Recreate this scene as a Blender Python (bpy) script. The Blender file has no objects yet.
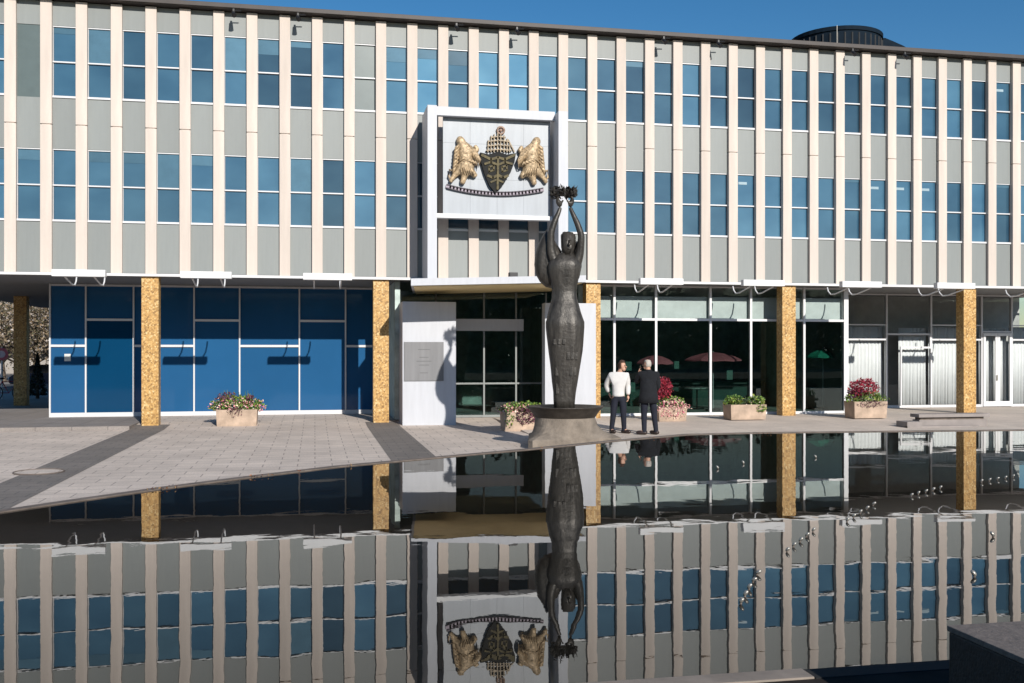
import bpy, bmesh, math, random
from mathutils import Vector, Matrix, noise as mnoise
R = math.radians
rnd = random.Random(7)
scene = bpy.context.scene
COL = scene.collection

# ------------------------------------------------------------------ survey of the place
TH = R(11.15)          # the camera looks this much to the right of the facade's normal
F, HOR, CZ = 1000.0, 353.0, 1.95
WZ = 0.43              # water level of the raised pool
cT, sT = math.cos(TH), math.sin(TH)
def XA(px, Y): return Y*math.tan(math.atan((px-512)/F)+TH)
def dep(X, Y): return Y*cT + X*sT
def ZA(px, py, Y): return CZ + (HOR-py)*dep(XA(px, Y), Y)/F
def W(px, py, Y): return Vector((XA(px, Y), Y, ZA(px, py, Y)))
def G(px, py, z=0.0):
    d = (CZ-z)*F/(py-HOR); lat = d*(px-512)/F
    return Vector((lat*cT+d*sT, d*cT-lat*sT, z))

# ------------------------------------------------------------------ materials
def new_mat(name):
    m = bpy.data.materials.new(name); m.use_nodes = True
    nt = m.node_tree; b = nt.nodes['Principled BSDF']
    return m, nt, b
def N(nt, t, **kw):
    n = nt.nodes.new(t)
    for k, v in kw.items():
        if k in n.inputs: n.inputs[k].default_value = v
        else: setattr(n, k, v)
    return n
def ramp(nt, fac, c0, c1, p0=0.3, p1=0.7):
    r = nt.nodes.new('ShaderNodeValToRGB')
    r.color_ramp.elements[0].position = p0; r.color_ramp.elements[1].position = p1
    r.color_ramp.elements[0].color = (*c0, 1); r.color_ramp.elements[1].color = (*c1, 1)
    nt.links.new(fac, r.inputs[0]); return r
def mat(name, col, rough=0.6, metal=0.0, var=0.12, scale=3.0, bump=0.0, bscale=40.0, ior=1.45, spec=None, rand=0.0, streak=False):
    m, nt, b = new_mat(name)
    tc = N(nt, 'ShaderNodeTexCoord')
    src = tc.outputs['Object']
    if streak:
        mp = N(nt, 'ShaderNodeMapping'); mp.inputs['Scale'].default_value = (3.0, 3.0, 0.35)
        nt.links.new(src, mp.inputs[0]); src = mp.outputs[0]
    n = N(nt, 'ShaderNodeTexNoise', Scale=scale, Detail=6.0, Roughness=0.6)
    nt.links.new(src, n.inputs['Vector'])
    lo = tuple(c*(1-var) for c in col); hi = tuple(min(1, c*(1+var)) for c in col)
    r = ramp(nt, n.outputs['Fac'], lo, hi)
    out = r.outputs[0]
    if rand:
        oi = N(nt, 'ShaderNodeObjectInfo')
        mr = N(nt, 'ShaderNodeMapRange'); mr.inputs['To Min'].default_value = 1-rand; mr.inputs['To Max'].default_value = 1+rand
        nt.links.new(oi.outputs['Random'], mr.inputs['Value'])
        hs = N(nt, 'ShaderNodeHueSaturation'); nt.links.new(mr.outputs[0], hs.inputs['Value']); nt.links.new(out, hs.inputs['Color'])
        out = hs.outputs[0]
    nt.links.new(out, b.inputs['Base Color'])
    b.inputs['Roughness'].default_value = rough; b.inputs['Metallic'].default_value = metal; b.inputs['IOR'].default_value = ior
    if bump:
        n2 = N(nt, 'ShaderNodeTexNoise', Scale=bscale, Detail=4.0)
        nt.links.new(tc.outputs['Object'], n2.inputs['Vector'])
        bp = N(nt, 'ShaderNodeBump', Strength=bump, Distance=0.02)
        nt.links.new(n2.outputs['Fac'], bp.inputs['Height']); nt.links.new(bp.outputs[0], b.inputs['Normal'])
    return m

M = {}
M['fin'] = mat('cream precast', (0.57, 0.495, 0.435), 0.8, var=0.09, scale=1.3, bump=0.15, bscale=60, rand=0.05, streak=True)
M['spandrel'] = mat('grey green panel', (0.205, 0.220, 0.214), 0.5, var=0.11, scale=0.8, rand=0.07, streak=True)
M['dull_panel'] = mat('dull grey panel', (0.085, 0.115, 0.115), 0.35, var=0.08)
M['white'] = mat('white paint', (0.66, 0.66, 0.66), 0.45, var=0.03)
M['whiteframe'] = mat('white window frame', (0.60, 0.60, 0.61), 0.4, var=0.03)
M['whitewall'] = mat('white wall panel', (0.47, 0.48, 0.51), 0.5, var=0.05, streak=True)
M['signpanel'] = mat('sign panel', (0.33, 0.355, 0.385), 0.4, var=0.09, scale=1.6, streak=True)
M['roofmetal'] = mat('roof edge metal', (0.045, 0.036, 0.032), 0.55, var=0.15)
M['soffit'] = mat('soffit', (0.20, 0.20, 0.20), 0.7, var=0.08)
M['canopy_under'] = mat('canopy underside', (0.85, 0.68, 0.36), 0.6, var=0.1)
M['core'] = mat('dark core', (0.05, 0.05, 0.05), 0.8)
M['interior'] = mat('interior wall', (0.45, 0.54, 0.51), 0.7, var=0.3)
M['interior_floor'] = mat('interior floor', (0.42, 0.44, 0.42), 0.6, var=0.3)
M['curtain'] = mat('curtain', (0.68, 0.69, 0.69), 0.85, var=0.05)
M['transom_blind'] = mat('transom blind', (0.40, 0.46, 0.44), 0.7, var=0.1)
M['blue'] = mat('blue panel', (0.018, 0.088, 0.205), 0.06, ior=1.3, var=0.05, scale=0.7, rand=0.06)
M['blue_door'] = mat('deep blue door', (0.003, 0.042, 0.105), 0.06, ior=1.3, var=0.05, scale=0.7)
M['bronze'] = mat('dark bronze', (0.050, 0.045, 0.039), 0.45, metal=0.3, var=0.6, scale=4, bump=0.5, bscale=14, streak=True)
M['bowl'] = mat('bowl bronze', (0.045, 0.038, 0.032), 0.5, metal=0.3, var=0.4, scale=6, bump=0.4)
M['pedestal'] = mat('weathered pedestal', (0.185, 0.155, 0.125), 0.85, var=0.35, scale=3.5, bump=0.6, bscale=30)
M['planter'] = mat('planter concrete', (0.40, 0.30, 0.225), 0.9, var=0.3, scale=3, bump=0.5, bscale=50, rand=0.08)
M['soil'] = mat('soil', (0.03, 0.022, 0.016), 0.95, var=0.3, scale=20, bump=0.5)
M['bench'] = mat('bench stone', (0.26, 0.23, 0.215), 0.8, var=0.12, bump=0.3)
M['gold'] = mat('gilded metal', (0.42, 0.31, 0.19), 0.5, metal=0.2, var=0.6, scale=14, bump=0.8, bscale=16)
M['shield'] = mat('shield black', (0.014, 0.014, 0.013), 0.85, var=0.4)
M['oldgold'] = mat('dull gold', (0.10, 0.08, 0.035), 0.7, metal=0.0, var=0.5, scale=12)
M['scroll'] = mat('scroll grey', (0.30, 0.25, 0.30), 0.5, var=0.3, scale=8)
M['plaque'] = mat('plaque steel', (0.17, 0.17, 0.175), 0.55, metal=0.2, var=0.12, scale=2, streak=True)
M['plaque_text'] = mat('plaque text', (0.10, 0.10, 0.10), 0.5, metal=0.4)
M['blackmetal'] = mat('black metal', (0.015, 0.015, 0.016), 0.45)
M['steel'] = mat('nozzle steel', (0.38, 0.36, 0.32), 0.35, metal=0.6, var=0.3, scale=30)
M['rim'] = mat('pool rim stone', (0.15, 0.12, 0.10), 0.7, var=0.3, scale=6)
M['rim_light'] = mat('pool rim concrete', (0.24, 0.20, 0.165), 0.8, var=0.2, scale=6)
M['basin'] = mat('pool lining', (0.012, 0.012, 0.012), 0.9)
M['granite'] = mat('dark granite', (0.022, 0.022, 0.023), 0.6, var=0.35, scale=40, bump=0.2, bscale=80)
M['granite_top'] = mat('granite top', (0.15, 0.125, 0.108), 0.7, var=0.25, scale=30, bump=0.25, bscale=60)
M['bark'] = mat('bark', (0.10, 0.075, 0.055), 0.9, var=0.3, scale=8, bump=0.6)
M['drum'] = mat('dark drum cladding', (0.006, 0.013, 0.022), 0.8, ior=1.2, var=0.2)
M['skin'] = mat('skin', (0.52, 0.30, 0.21), 0.55, var=0.06, scale=9)
M['sweater'] = mat('white knit', (0.60, 0.585, 0.57), 0.9, var=0.05, scale=12, bump=0.3, bscale=50)
M['denim'] = mat('navy denim', (0.008, 0.010, 0.020), 0.85, var=0.25, scale=14, bump=0.3)
M['coat'] = mat('black wool', (0.006, 0.007, 0.010), 0.9, var=0.3, scale=12, bump=0.4, bscale=30)
M['shoe'] = mat('dark leather', (0.03, 0.02, 0.018), 0.4)
M['hair_brown'] = mat('brown hair', (0.06, 0.03, 0.018), 0.7, bump=0.6)
M['hair_grey'] = mat('white grey hair', (0.42, 0.38, 0.34), 0.7, bump=0.6)
M['eye'] = mat('dark eye', (0.02, 0.015, 0.012), 0.3)
M['lip'] = mat('lip', (0.35, 0.13, 0.11), 0.5)
M['phone'] = mat('phone', (0.015, 0.015, 0.016), 0.2)
M['pink'] = mat('pink canvas', (0.60, 0.16, 0.20), 0.8)
M['green_canvas'] = mat('green canvas', (0.03, 0.30, 0.20), 0.8)
M['red'] = mat('red paint', (0.45, 0.02, 0.03), 0.4)
M['rubber'] = mat('rubber', (0.012, 0.012, 0.012), 0.8)
M['carpaint'] = mat('dark car paint', (0.015, 0.025, 0.06), 0.2)
M['carglass'] = mat('car glass', (0.01, 0.012, 0.014), 0.05)
M['pale_render'] = mat('pale render', (0.30, 0.27, 0.24), 0.8, var=0.1, scale=0.6)
M['asphalt'] = mat('asphalt', (0.05, 0.05, 0.052), 0.9, var=0.2, scale=6)
M['paper'] = mat('paper notice', (0.6, 0.62, 0.6), 0.8)
M['hedge'] = mat('hedge leaf', (0.03, 0.055, 0.02), 0.8, var=0.4, scale=5)

def leaf_mat(name, cols, rough=0.55):
    m, nt, b = new_mat(name)
    g = N(nt, 'ShaderNodeNewGeometry')
    r = nt.nodes.new('ShaderNodeValToRGB'); r.color_ramp.interpolation = 'CONSTANT'
    e = r.color_ramp.elements
    e[0].position = 0; e[0].color = (*cols[0], 1)
    e[1].position = 1/len(cols); e[1].color = (*cols[1], 1)
    for i, c in enumerate(cols[2:], 2):
        x = e.new(i/len(cols)); x.color = (*c, 1)
    nt.links.new(g.outputs['Random Per Island'], r.inputs[0]); nt.links.new(r.outputs[0], b.inputs['Base Color'])
    b.inputs['Roughness'].default_value = rough
    return m
M['foliage'] = leaf_mat('planter foliage', [(0.08,0.17,0.025),(0.15,0.25,0.035),(0.05,0.10,0.02),(0.26,0.30,0.06)])
M['purple_leaf'] = leaf_mat('purple foliage', [(0.10,0.02,0.05),(0.05,0.012,0.025),(0.15,0.03,0.07),(0.08,0.03,0.03)])
M['pinkflower'] = leaf_mat('pink blossoms', [(0.75,0.30,0.33),(0.80,0.50,0.46),(0.55,0.12,0.22),(0.82,0.62,0.50)])
M['redflower'] = leaf_mat('red blossoms', [(0.26,0.012,0.03),(0.36,0.025,0.045),(0.16,0.008,0.025),(0.30,0.03,0.06)])
M['paleflower'] = leaf_mat('pale blossoms', [(0.75,0.72,0.40),(0.80,0.70,0.62),(0.70,0.42,0.40),(0.62,0.66,0.34)])
M['autumn'] = leaf_mat('autumn leaves', [(0.20,0.15,0.09),(0.10,0.075,0.045),(0.36,0.31,0.27),(0.08,0.075,0.035),(0.24,0.17,0.10)])
M['evergreen'] = leaf_mat('evergreen needles', [(0.010,0.018,0.010),(0.015,0.025,0.014),(0.02,0.03,0.018)])
M['treeline'] = leaf_mat('tree leaves', [(0.03,0.05,0.02),(0.05,0.07,0.03),(0.07,0.07,0.04)])
M['fallen'] = leaf_mat('fallen leaves', [(0.20,0.08,0.03),(0.30,0.18,0.08),(0.12,0.05,0.03)])

def m_gold_tile():
    m, nt, b = new_mat('gold mosaic tiles')
    tc = N(nt, 'ShaderNodeTexCoord')
    v = N(nt, 'ShaderNodeTexVoronoi', Scale=22.0); v.feature = 'F1'; v.distance = 'CHEBYCHEV'
    nt.links.new(tc.outputs['Object'], v.inputs['Vector'])
    sep = N(nt, 'ShaderNodeSeparateColor'); nt.links.new(v.outputs['Color'], sep.inputs[0])
    r = nt.nodes.new('ShaderNodeValToRGB'); e = r.color_ramp.elements
    e[0].position = 0; e[0].color = (0.25, 0.13, 0.035, 1); e[1].position = 1; e[1].color = (0.66, 0.47, 0.22, 1)
    x = e.new(0.35); x.color = (0.48, 0.27, 0.08, 1); x = e.new(0.75); x.color = (0.57, 0.34, 0.11, 1)
    nt.links.new(sep.outputs[0], r.inputs[0])
    v2 = N(nt, 'ShaderNodeTexVoronoi', Scale=22.0); v2.feature = 'DISTANCE_TO_EDGE'
    nt.links.new(tc.outputs['Object'], v2.inputs['Vector'])
    mr = N(nt, 'ShaderNodeMapRange'); mr.inputs['From Max'].default_value = 0.06; mr.inputs['To Min'].default_value = 0.62
    nt.links.new(v2.outputs['Distance'], mr.inputs['Value'])
    mx = N(nt, 'ShaderNodeMix', data_type='RGBA', blend_type='MULTIPLY'); mx.inputs[0].default_value = 1
    nt.links.new(r.outputs[0], mx.inputs[6]); nt.links.new(mr.outputs[0], mx.inputs[7])
    nt.links.new(mx.outputs[2], b.inputs['Base Color'])
    b.inputs['Roughness'].default_value = 0.5; b.inputs['Metallic'].default_value = 0.0
    bp = N(nt, 'ShaderNodeBump', Strength=0.7, Distance=0.015)
    nt.links.new(sep.outputs[1], bp.inputs['Height']); nt.links.new(bp.outputs[0], b.inputs['Normal'])
    return m
M['goldtile'] = m_gold_tile()

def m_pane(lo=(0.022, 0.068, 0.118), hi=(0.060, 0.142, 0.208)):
    """reflective blue office glazing; every pane with its own mottled tone"""
    m, nt, b = new_mat('office window glass')
    tc = N(nt, 'ShaderNodeTexCoord'); oi = N(nt, 'ShaderNodeObjectInfo')
    mul = N(nt, 'ShaderNodeMath', operation='MULTIPLY'); mul.inputs[1].default_value = 60
    nt.links.new(oi.outputs['Random'], mul.inputs[0])
    cmb = N(nt, 'ShaderNodeCombineXYZ'); nt.links.new(mul.outputs[0], cmb.inputs[0])
    mp = N(nt, 'ShaderNodeMapping'); mp.inputs['Scale'].default_value = (0.5, 1.0, 0.7)
    nt.links.new(tc.outputs['Object'], mp.inputs[0]); nt.links.new(cmb.outputs[0], mp.inputs['Location'])
    n = N(nt, 'ShaderNodeTexNoise', Scale=1.0, Detail=3.0); nt.links.new(mp.outputs[0], n.inputs['Vector'])
    r = ramp(nt, n.outputs['Fac'], lo, hi, 0.3, 0.75)
    mr = N(nt, 'ShaderNodeMapRange'); mr.inputs['To Min'].default_value = 0.55; mr.inputs['To Max'].default_value = 1.4
    nt.links.new(oi.outputs['Random'], mr.inputs['Value'])
    hs = N(nt, 'ShaderNodeHueSaturation'); nt.links.new(mr.outputs[0], hs.inputs['Value']); nt.links.new(r.outputs[0], hs.inputs['Color'])
    nt.links.new(hs.outputs[0], b.inputs['Base Color'])
    b.inputs['Roughness'].default_value = 0.03; b.inputs['IOR'].default_value = 1.75
    n2 = N(nt, 'ShaderNodeTexNoise', Scale=1.3, Detail=1.0); nt.links.new(mp.outputs[0], n2.inputs['Vector'])
    bp = N(nt, 'ShaderNodeBump', Strength=0.2, Distance=0.014); nt.links.new(n2.outputs['Fac'], bp.inputs['Height']); nt.links.new(bp.outputs[0], b.inputs['Normal'])
    return m
M['pane'] = m_pane()
M['pane_sky_reflection'] = m_pane((0.06, 0.17, 0.27), (0.12, 0.27, 0.38))  # paler blue: brighter sky reflection put into the pane colour

def m_glass(name, tint, ior=1.6, rough=0.0):
    m = bpy.data.materials.new(name); m.use_nodes = True; nt = m.node_tree; nt.nodes.clear()
    o = N(nt, 'ShaderNodeOutputMaterial'); t = N(nt, 'ShaderNodeBsdfTransparent'); t.inputs[0].default_value = (*tint, 1)
    g = N(nt, 'ShaderNodeBsdfGlossy'); g.inputs['Roughness'].default_value = rough; g.inputs[0].default_value = (0.9, 0.95, 0.95, 1)
    fr = N(nt, 'ShaderNodeFresnel', IOR=ior); mx = N(nt, 'ShaderNodeMixShader')
    tc = N(nt, 'ShaderNodeTexCoord'); n = N(nt, 'ShaderNodeTexNoise', Scale=0.7, Detail=1.0)
    nt.links.new(tc.outputs['Object'], n.inputs['Vector'])
    bp = N(nt, 'ShaderNodeBump', Strength=0.2, Distance=0.003); nt.links.new(n.outputs['Fac'], bp.inputs['Height']); nt.links.new(bp.outputs[0], g.inputs['Normal'])
    nt.links.new(fr.outputs[0], mx.inputs[0]); nt.links.new(t.outputs[0], mx.inputs[1]); nt.links.new(g.outputs[0], mx.inputs[2])
    nt.links.new(mx.outputs[0], o.inputs[0]); return m
M['darkglass'] = m_glass('tinted green glass', (0.60, 0.69, 0.67), 1.6)
M['clearglass'] = m_glass('clear glass', (0.95, 0.96, 0.96), 1.25)

def m_water():
    m, nt, b = new_mat('still pool water')
    b.inputs['Base Color'].default_value = (0.010, 0.009, 0.007, 1)
    b.inputs['Roughness'].default_value = 0.0; b.inputs['IOR'].default_value = 1.42
    tc = N(nt, 'ShaderNodeTexCoord')
    mp = N(nt, 'ShaderNodeMapping'); mp.inputs['Scale'].default_value = (1.6, 2.0, 1)
    nt.links.new(tc.outputs['Object'], mp.inputs[0])
    n = N(nt, 'ShaderNodeTexNoise', Scale=1.5, Detail=1.0, Roughness=0.4); nt.links.new(mp.outputs[0], n.inputs['Vector'])
    bp = N(nt, 'ShaderNodeBump', Strength=1.0, Distance=0.0011)
    pn_ = N(nt, 'ShaderNodeTexNoise', Scale=0.35, Detail=2.0); nt.links.new(tc.outputs['Object'], pn_.inputs['Vector'])
    pm_ = N(nt, 'ShaderNodeMapRange'); pm_.inputs['From Min'].default_value = .35; pm_.inputs['From Max'].default_value = .65; pm_.inputs['To Min'].default_value = .35
    nt.links.new(pn_.outputs['Fac'], pm_.inputs['Value']); nt.links.new(pm_.outputs[0], bp.inputs['Strength'])
    nt.links.new(n.outputs['Fac'], bp.inputs['Height'])
    n2 = N(nt, 'ShaderNodeTexNoise', Scale=7.0, Detail=2.0); nt.links.new(mp.outputs[0], n2.inputs['Vector'])
    bp2 = N(nt, 'ShaderNodeBump', Strength=1.0, Distance=0.00005)
    nt.links.new(n2.outputs['Fac'], bp2.inputs['Height']); nt.links.new(bp.outputs[0], bp2.inputs['Normal'])
    nt.links.new(bp2.outputs[0], b.inputs['Normal'])
    return m
M['water'] = m_water()

def m_paving(name, c1, c2, mortar, w=0.62, h=0.42, off=0.5, ms=0.012, rot=0.0):
    m, nt, b = new_mat(name)
    tc = N(nt, 'ShaderNodeTexCoord'); mp = N(nt, 'ShaderNodeMapping'); mp.inputs['Rotation'].default_value = (0, 0, rot)
    nt.links.new(tc.outputs['Object'], mp.inputs[0])
    br = N(nt, 'ShaderNodeTexBrick'); br.offset = off
    br.inputs['Scale'].default_value = 1.0; br.inputs['Brick Width'].default_value = w; br.inputs['Row Height'].default_value = h
    br.inputs['Mortar Size'].default_value = ms; br.inputs['Mortar Smooth'].default_value = 0.3; br.inputs['Bias'].default_value = 0
    br.inputs['Color1'].default_value = (*c1, 1); br.inputs['Color2'].default_value = (*c2, 1); br.inputs['Mortar'].default_value = (*mortar, 1)
    nt.links.new(mp.outputs[0], br.inputs['Vector'])
    n = N(nt, 'ShaderNodeTexNoise', Scale=0.7, Detail=8.0, Roughness=0.7); nt.links.new(tc.outputs['Object'], n.inputs['Vector'])
    r = ramp(nt, n.outputs['Fac'], (0.78,)*3, (1.12,)*3, 0.3, 0.7)
    n3 = N(nt, 'ShaderNodeTexNoise', Scale=30.0, Detail=4.0); nt.links.new(tc.outputs['Object'], n3.inputs['Vector'])
    r3 = ramp(nt, n3.outputs['Fac'], (0.86,)*3, (1.10,)*3, 0.3, 0.7)
    mx = N(nt, 'ShaderNodeMix', data_type='RGBA', blend_type='MULTIPLY'); mx.inputs[0].default_value = 1
    nt.links.new(br.outputs['Color'], mx.inputs[6]); nt.links.new(r.outputs[0], mx.inputs[7])
    mx2 = N(nt, 'ShaderNodeMix', data_type='RGBA', blend_type='MULTIPLY'); mx2.inputs[0].default_value = 1
    nt.links.new(mx.outputs[2], mx2.inputs[6]); nt.links.new(r3.outputs[0], mx2.inputs[7])
    nt.links.new(mx2.outputs[2], b.inputs['Base Color'])
    b.inputs['Roughness'].default_value = 0.85
    inv = N(nt, 'ShaderNodeMath', operation='SUBTRACT'); inv.inputs[0].default_value = 1; nt.links.new(br.outputs['Fac'], inv.inputs[1])
    bp = N(nt, 'ShaderNodeBump', Strength=0.6, Distance=0.006); nt.links.new(inv.outputs[0], bp.inputs['Height']); nt.links.new(bp.outputs[0], b.inputs['Normal'])
    return m
M['paving'] = m_paving('pinkish pavers', (0.62, 0.53, 0.455), (0.56, 0.48, 0.415), (0.33, 0.28, 0.245))
M['paving_band'] = m_paving('dark paver band', (0.20, 0.175, 0.155), (0.175, 0.155, 0.14), (0.12, 0.11, 0.10), 0.45, 0.3)
M['paving_porch'] = m_paving('porch slabs', (0.27, 0.24, 0.22), (0.25, 0.22, 0.20), (0.16, 0.14, 0.13), 0.9, 0.9, 0)
M['paving_right'] = m_paving('concrete slabs', (0.60, 0.515, 0.435), (0.575, 0.49, 0.415), (0.40, 0.355, 0.31), 1.6, 1.6, 0, 0.01)
M['ground'] = mat('open ground', (0.22, 0.20, 0.18), 0.9, var=0.2, scale=0.4)

# ------------------------------------------------------------------ mesh helpers
class MB:
    def __init__(s): s.bm = bmesh.new()
    def box(s, x0, x1, y0, y1, z0, z1, bev=0.0):
        vs = [s.bm.verts.new(p) for p in ((x0,y0,z0),(x1,y0,z0),(x1,y1,z0),(x0,y1,z0),(x0,y0,z1),(x1,y0,z1),(x1,y1,z1),(x0,y1,z1))]
        fs = [s.bm.faces.new([vs[i] for i in f]) for f in ((0,3,2,1),(4,5,6,7),(0,1,5,4),(1,2,6,5),(2,3,7,6),(3,0,4,7))]
        if bev:
            es = {e for f in fs for e in f.edges}
            bmesh.ops.bevel(s.bm, geom=list(es), offset=bev, segments=2, affect='EDGES', profile=0.6)
        return s
    def prism(s, poly, a0, a1, axis='z'):
        """poly: 2D outline. axis z: (x,y) extruded in z; axis y: (x,z) extruded in y"""
        def P(p, a): return (p[0], p[1], a) if axis == 'z' else (p[0], a, p[1])
        b = [s.bm.verts.new(P(p, a0)) for p in poly]; t = [s.bm.verts.new(P(p, a1)) for p in poly]
        n = len(poly)
        s.bm.faces.new(b); s.bm.faces.new(t[::-1])
        for i in range(n): s.bm.faces.new((b[i], b[(i+1)%n], t[(i+1)%n], t[i]))
        return s
    def tube(s, pts, r, seg=8, cap=True):
        pts = [Vector(p) for p in pts]; rings = []
        rs = r if isinstance(r, (list, tuple)) else [r]*len(pts)
        for i, p in enumerate(pts):
            d = (pts[min(i+1, len(pts)-1)]-pts[max(i-1, 0)]).normalized()
            a = d.cross(Vector((0, 0, 1)));
            if a.length < 1e-3: a = d.cross(Vector((0, 1, 0)))
            a.normalize(); b = d.cross(a)
            rings.append([s.bm.verts.new(p+(a*math.cos(t)+b*math.sin(t))*rs[i]) for t in [2*math.pi*k/seg for k in range(seg)]])
        for q in range(len(rings)-1):
            for k in range(seg): s.bm.faces.new((rings[q][k], rings[q][(k+1)%seg], rings[q+1][(k+1)%seg], rings[q+1][k]))
        if cap: s.bm.faces.new(rings[0][::-1]); s.bm.faces.new(rings[-1])
        return s
    def lathe(s, prof, seg=32, cx=0, cy=0, sy=1.0):
        """prof: list of (rx, z) or (rx, z, xoff, ry)"""
        rings = []
        for p in prof:
            rx, z = p[0], p[1]; xo = p[2] if len(p) > 2 else 0; ry = p[3] if len(p) > 3 else rx*sy
            rings.append([s.bm.verts.new((cx+xo+rx*math.cos(t), cy+ry*math.sin(t), z)) for t in [2*math.pi*k/seg for k in range(seg)]])
        for q in range(len(rings)-1):
            for k in range(seg): s.bm.faces.new((rings[q][k], rings[q][(k+1)%seg], rings[q+1][(k+1)%seg], rings[q+1][k]))
        s.bm.faces.new(rings[0][::-1]); s.bm.faces.new(rings[-1])
        return s
    def ball(s, c, r, sc=(1,1,1), sub=2):
        m = Matrix.Translation(c) @ Matrix.Diagonal((r*sc[0], r*sc[1], r*sc[2], 1))
        bmesh.ops.create_icosphere(s.bm, subdivisions=sub, radius=1, matrix=m); return s
    def leaf(s, c, size, up=0.0):
        c = Vector(c); d = Vector((rnd.gauss(0,1), rnd.gauss(0,1), rnd.gauss(0,1)+up)).normalized()
        a = d.orthogonal().normalized(); a.rotate(Matrix.Rotation(rnd.uniform(0, 6.28), 3, d)); b = d.cross(a)
        l = size*rnd.uniform(0.7, 1.3); w = l*rnd.uniform(0.45, 0.7)
        vs = [s.bm.verts.new(c+a*x*l+b*y*w+d*z*l) for x, y, z in ((-0.5,0,0),(0,-0.5,0.12),(0.5,0,0),(0,0.5,0.12))]
        s.bm.faces.new(vs)
    def build(s, name, m, parent=None, smooth=False, loc=None):
        bmesh.ops.recalc_face_normals(s.bm, faces=s.bm.faces)
        me = bpy.data.meshes.new(name); s.bm.to_mesh(me); s.bm.free()
        for mm in (m if isinstance(m, (list, tuple)) else [m]): me.materials.append(mm)
        if smooth:
            for p in me.polygons: p.use_smooth = True
        o = bpy.data.objects.new(name, me); COL.objects.link(o)
        if parent: o.parent = parent
        if loc is not None: o.location = loc
        return o

def tag(o, label, cat, group=None):
    o['label'] = label; o['category'] = cat
    if group: o['group'] = group
    return o
def thing(name, label, cat, loc=(0,0,0), rz=0.0, group=None):
    o = bpy.data.objects.new(name, None); COL.objects.link(o); o.empty_display_size = 0.2
    o.location = loc; o.rotation_euler = (0, 0, rz)
    return tag(o, label, cat, group)
def structure(o): o['kind'] = 'structure'; return o
def children(o): return [c for c in bpy.data.objects if c.parent == o]
def copy_tree(o, parent=None):
    c = o.copy(); COL.objects.link(c); c.parent = parent
    for ch in children(o): copy_tree(ch, c)
    return c
def skin(name, verts, edges, radii, m, parent=None, sub=2, root=0):
    bm = bmesh.new(); lay = bm.verts.layers.skin.new()
    vs = [bm.verts.new(v) for v in verts]
    for i, v in enumerate(vs):
        r = radii[i]; v[lay].radius = (r, r) if not isinstance(r, tuple) else r; v[lay].use_root = (i == root)
    for e in edges: bm.edges.new((vs[e[0]], vs[e[1]]))
    me = bpy.data.meshes.new('t'); bm.to_mesh(me); bm.free()
    o = bpy.data.objects.new('t', me); COL.objects.link(o)
    k = o.modifiers.new('s', 'SKIN'); k.use_smooth_shade = True
    u = o.modifiers.new('u', 'SUBSURF'); u.levels = sub; u.render_levels = sub
    bpy.context.view_layer.update()
    me2 = bpy.data.meshes.new_from_object(o.evaluated_get(bpy.context.evaluated_depsgraph_get()))
    bpy.data.objects.remove(o)
    me2.name = name; me2.materials.clear(); me2.materials.append(m)
    for p in me2.polygons: p.use_smooth = True
    o = bpy.data.objects.new(name, me2); COL.objects.link(o)
    if parent: o.parent = parent
    return o

# ------------------------------------------------------------------ the building
FX0, FDX = -7.129, 0.8995            # fins stand at FX0 + k*FDX
YF = 28.93; YP = 29.04               # front of the fins, face of the panels
K0, K1 = -5, 35
B = thing('office_building', 'long civic office block with cream fins, blue windows and gold tiled columns behind the pool', 'building', (0, YF, 0))
def bpart(mb, name, m, parent=None, smooth=False):
    """geometry given in world coordinates, child of the building"""
    o = mb.build(name, m, parent or B, smooth); o.matrix_parent_inverse = Matrix.Translation((0, -YF, 0)) if (parent is None) else Matrix.Identity(4)
    return o
def bcopy(o, dx, dz=0.0, parent=None):
    c = o.copy(); COL.objects.link(c); c.location = (o.location.x+dx, o.location.y, o.location.z+dz)
    if parent: c.parent = parent; 
    return c
XL, XR, YB = -12.5, 26.5, 50.0
bpart(MB().box(XL+0.2, XR, 29.28, YB-0.2, 4.16, 11.44), 'upper_wall', M['core'])
bpart(MB().box(XL, XR, 28.96, YB, 4.06, 4.15), 'soffit', M['soffit'])
bpart(MB().box(XL, XR, 28.86, 28.95, 4.055, 4.125, 0.008), 'drip_edge', M['white'])
rf = bpart(MB().box(XL-0.4, XR, 28.74, YB+0.4, 11.52, 11.60), 'roof', M['roofmetal'])
bpart(MB().box(XL-0.4, XR, 28.70, 28.76, 11.525, 11.65, 0.01), 'roof_edge', M['roofmetal'])
# end wall on the left flank
bpart(MB().box(XL+0.02, XL+0.19, 29.3, YB-0.3, 4.16, 11.44), 'end_wall', M['spandrel'])

ZJ = 8.14
fin0 = MB(); fin0.box(-0.148, 0.148, YF, 29.13, 4.13, ZJ-0.010, 0.012); fin0.box(-0.148, 0.148, YF, 29.13, ZJ+0.010, 11.49, 0.012)
fin0.box(-0.10, 0.10, YF+0.03, 29.12, ZJ-0.02, ZJ+0.02)
finm = None
rows = [(4.13, 5.52), (7.50, 8.88), (10.84, 11.50)]          # solid panels
wins = [(5.52, 7.50), (8.88, 10.84)]                          # windows
M['blind'] = mat('blind behind blue glass', (0.075, 0.155, 0.215), 0.12, var=0.1, rand=.3)
M['lampglimpse'] = mat('pale lamp behind glass', (0.30, 0.40, 0.45), 0.3)
protos = {}
def put(key, name, make, m, dx, smooth=False, parent=None):
    if key not in protos:
        protos[key] = make().build(name, m, None, smooth).data
        o = [q for q in bpy.data.objects if q.data == protos[key]][0]
    else:
        o = bpy.data.objects.new(name, protos[key]); COL.objects.link(o)
    o.parent = parent or B
    if parent is None: o.location = (dx, -YF, 0)
    return o
def fmk(): return fin0
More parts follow.
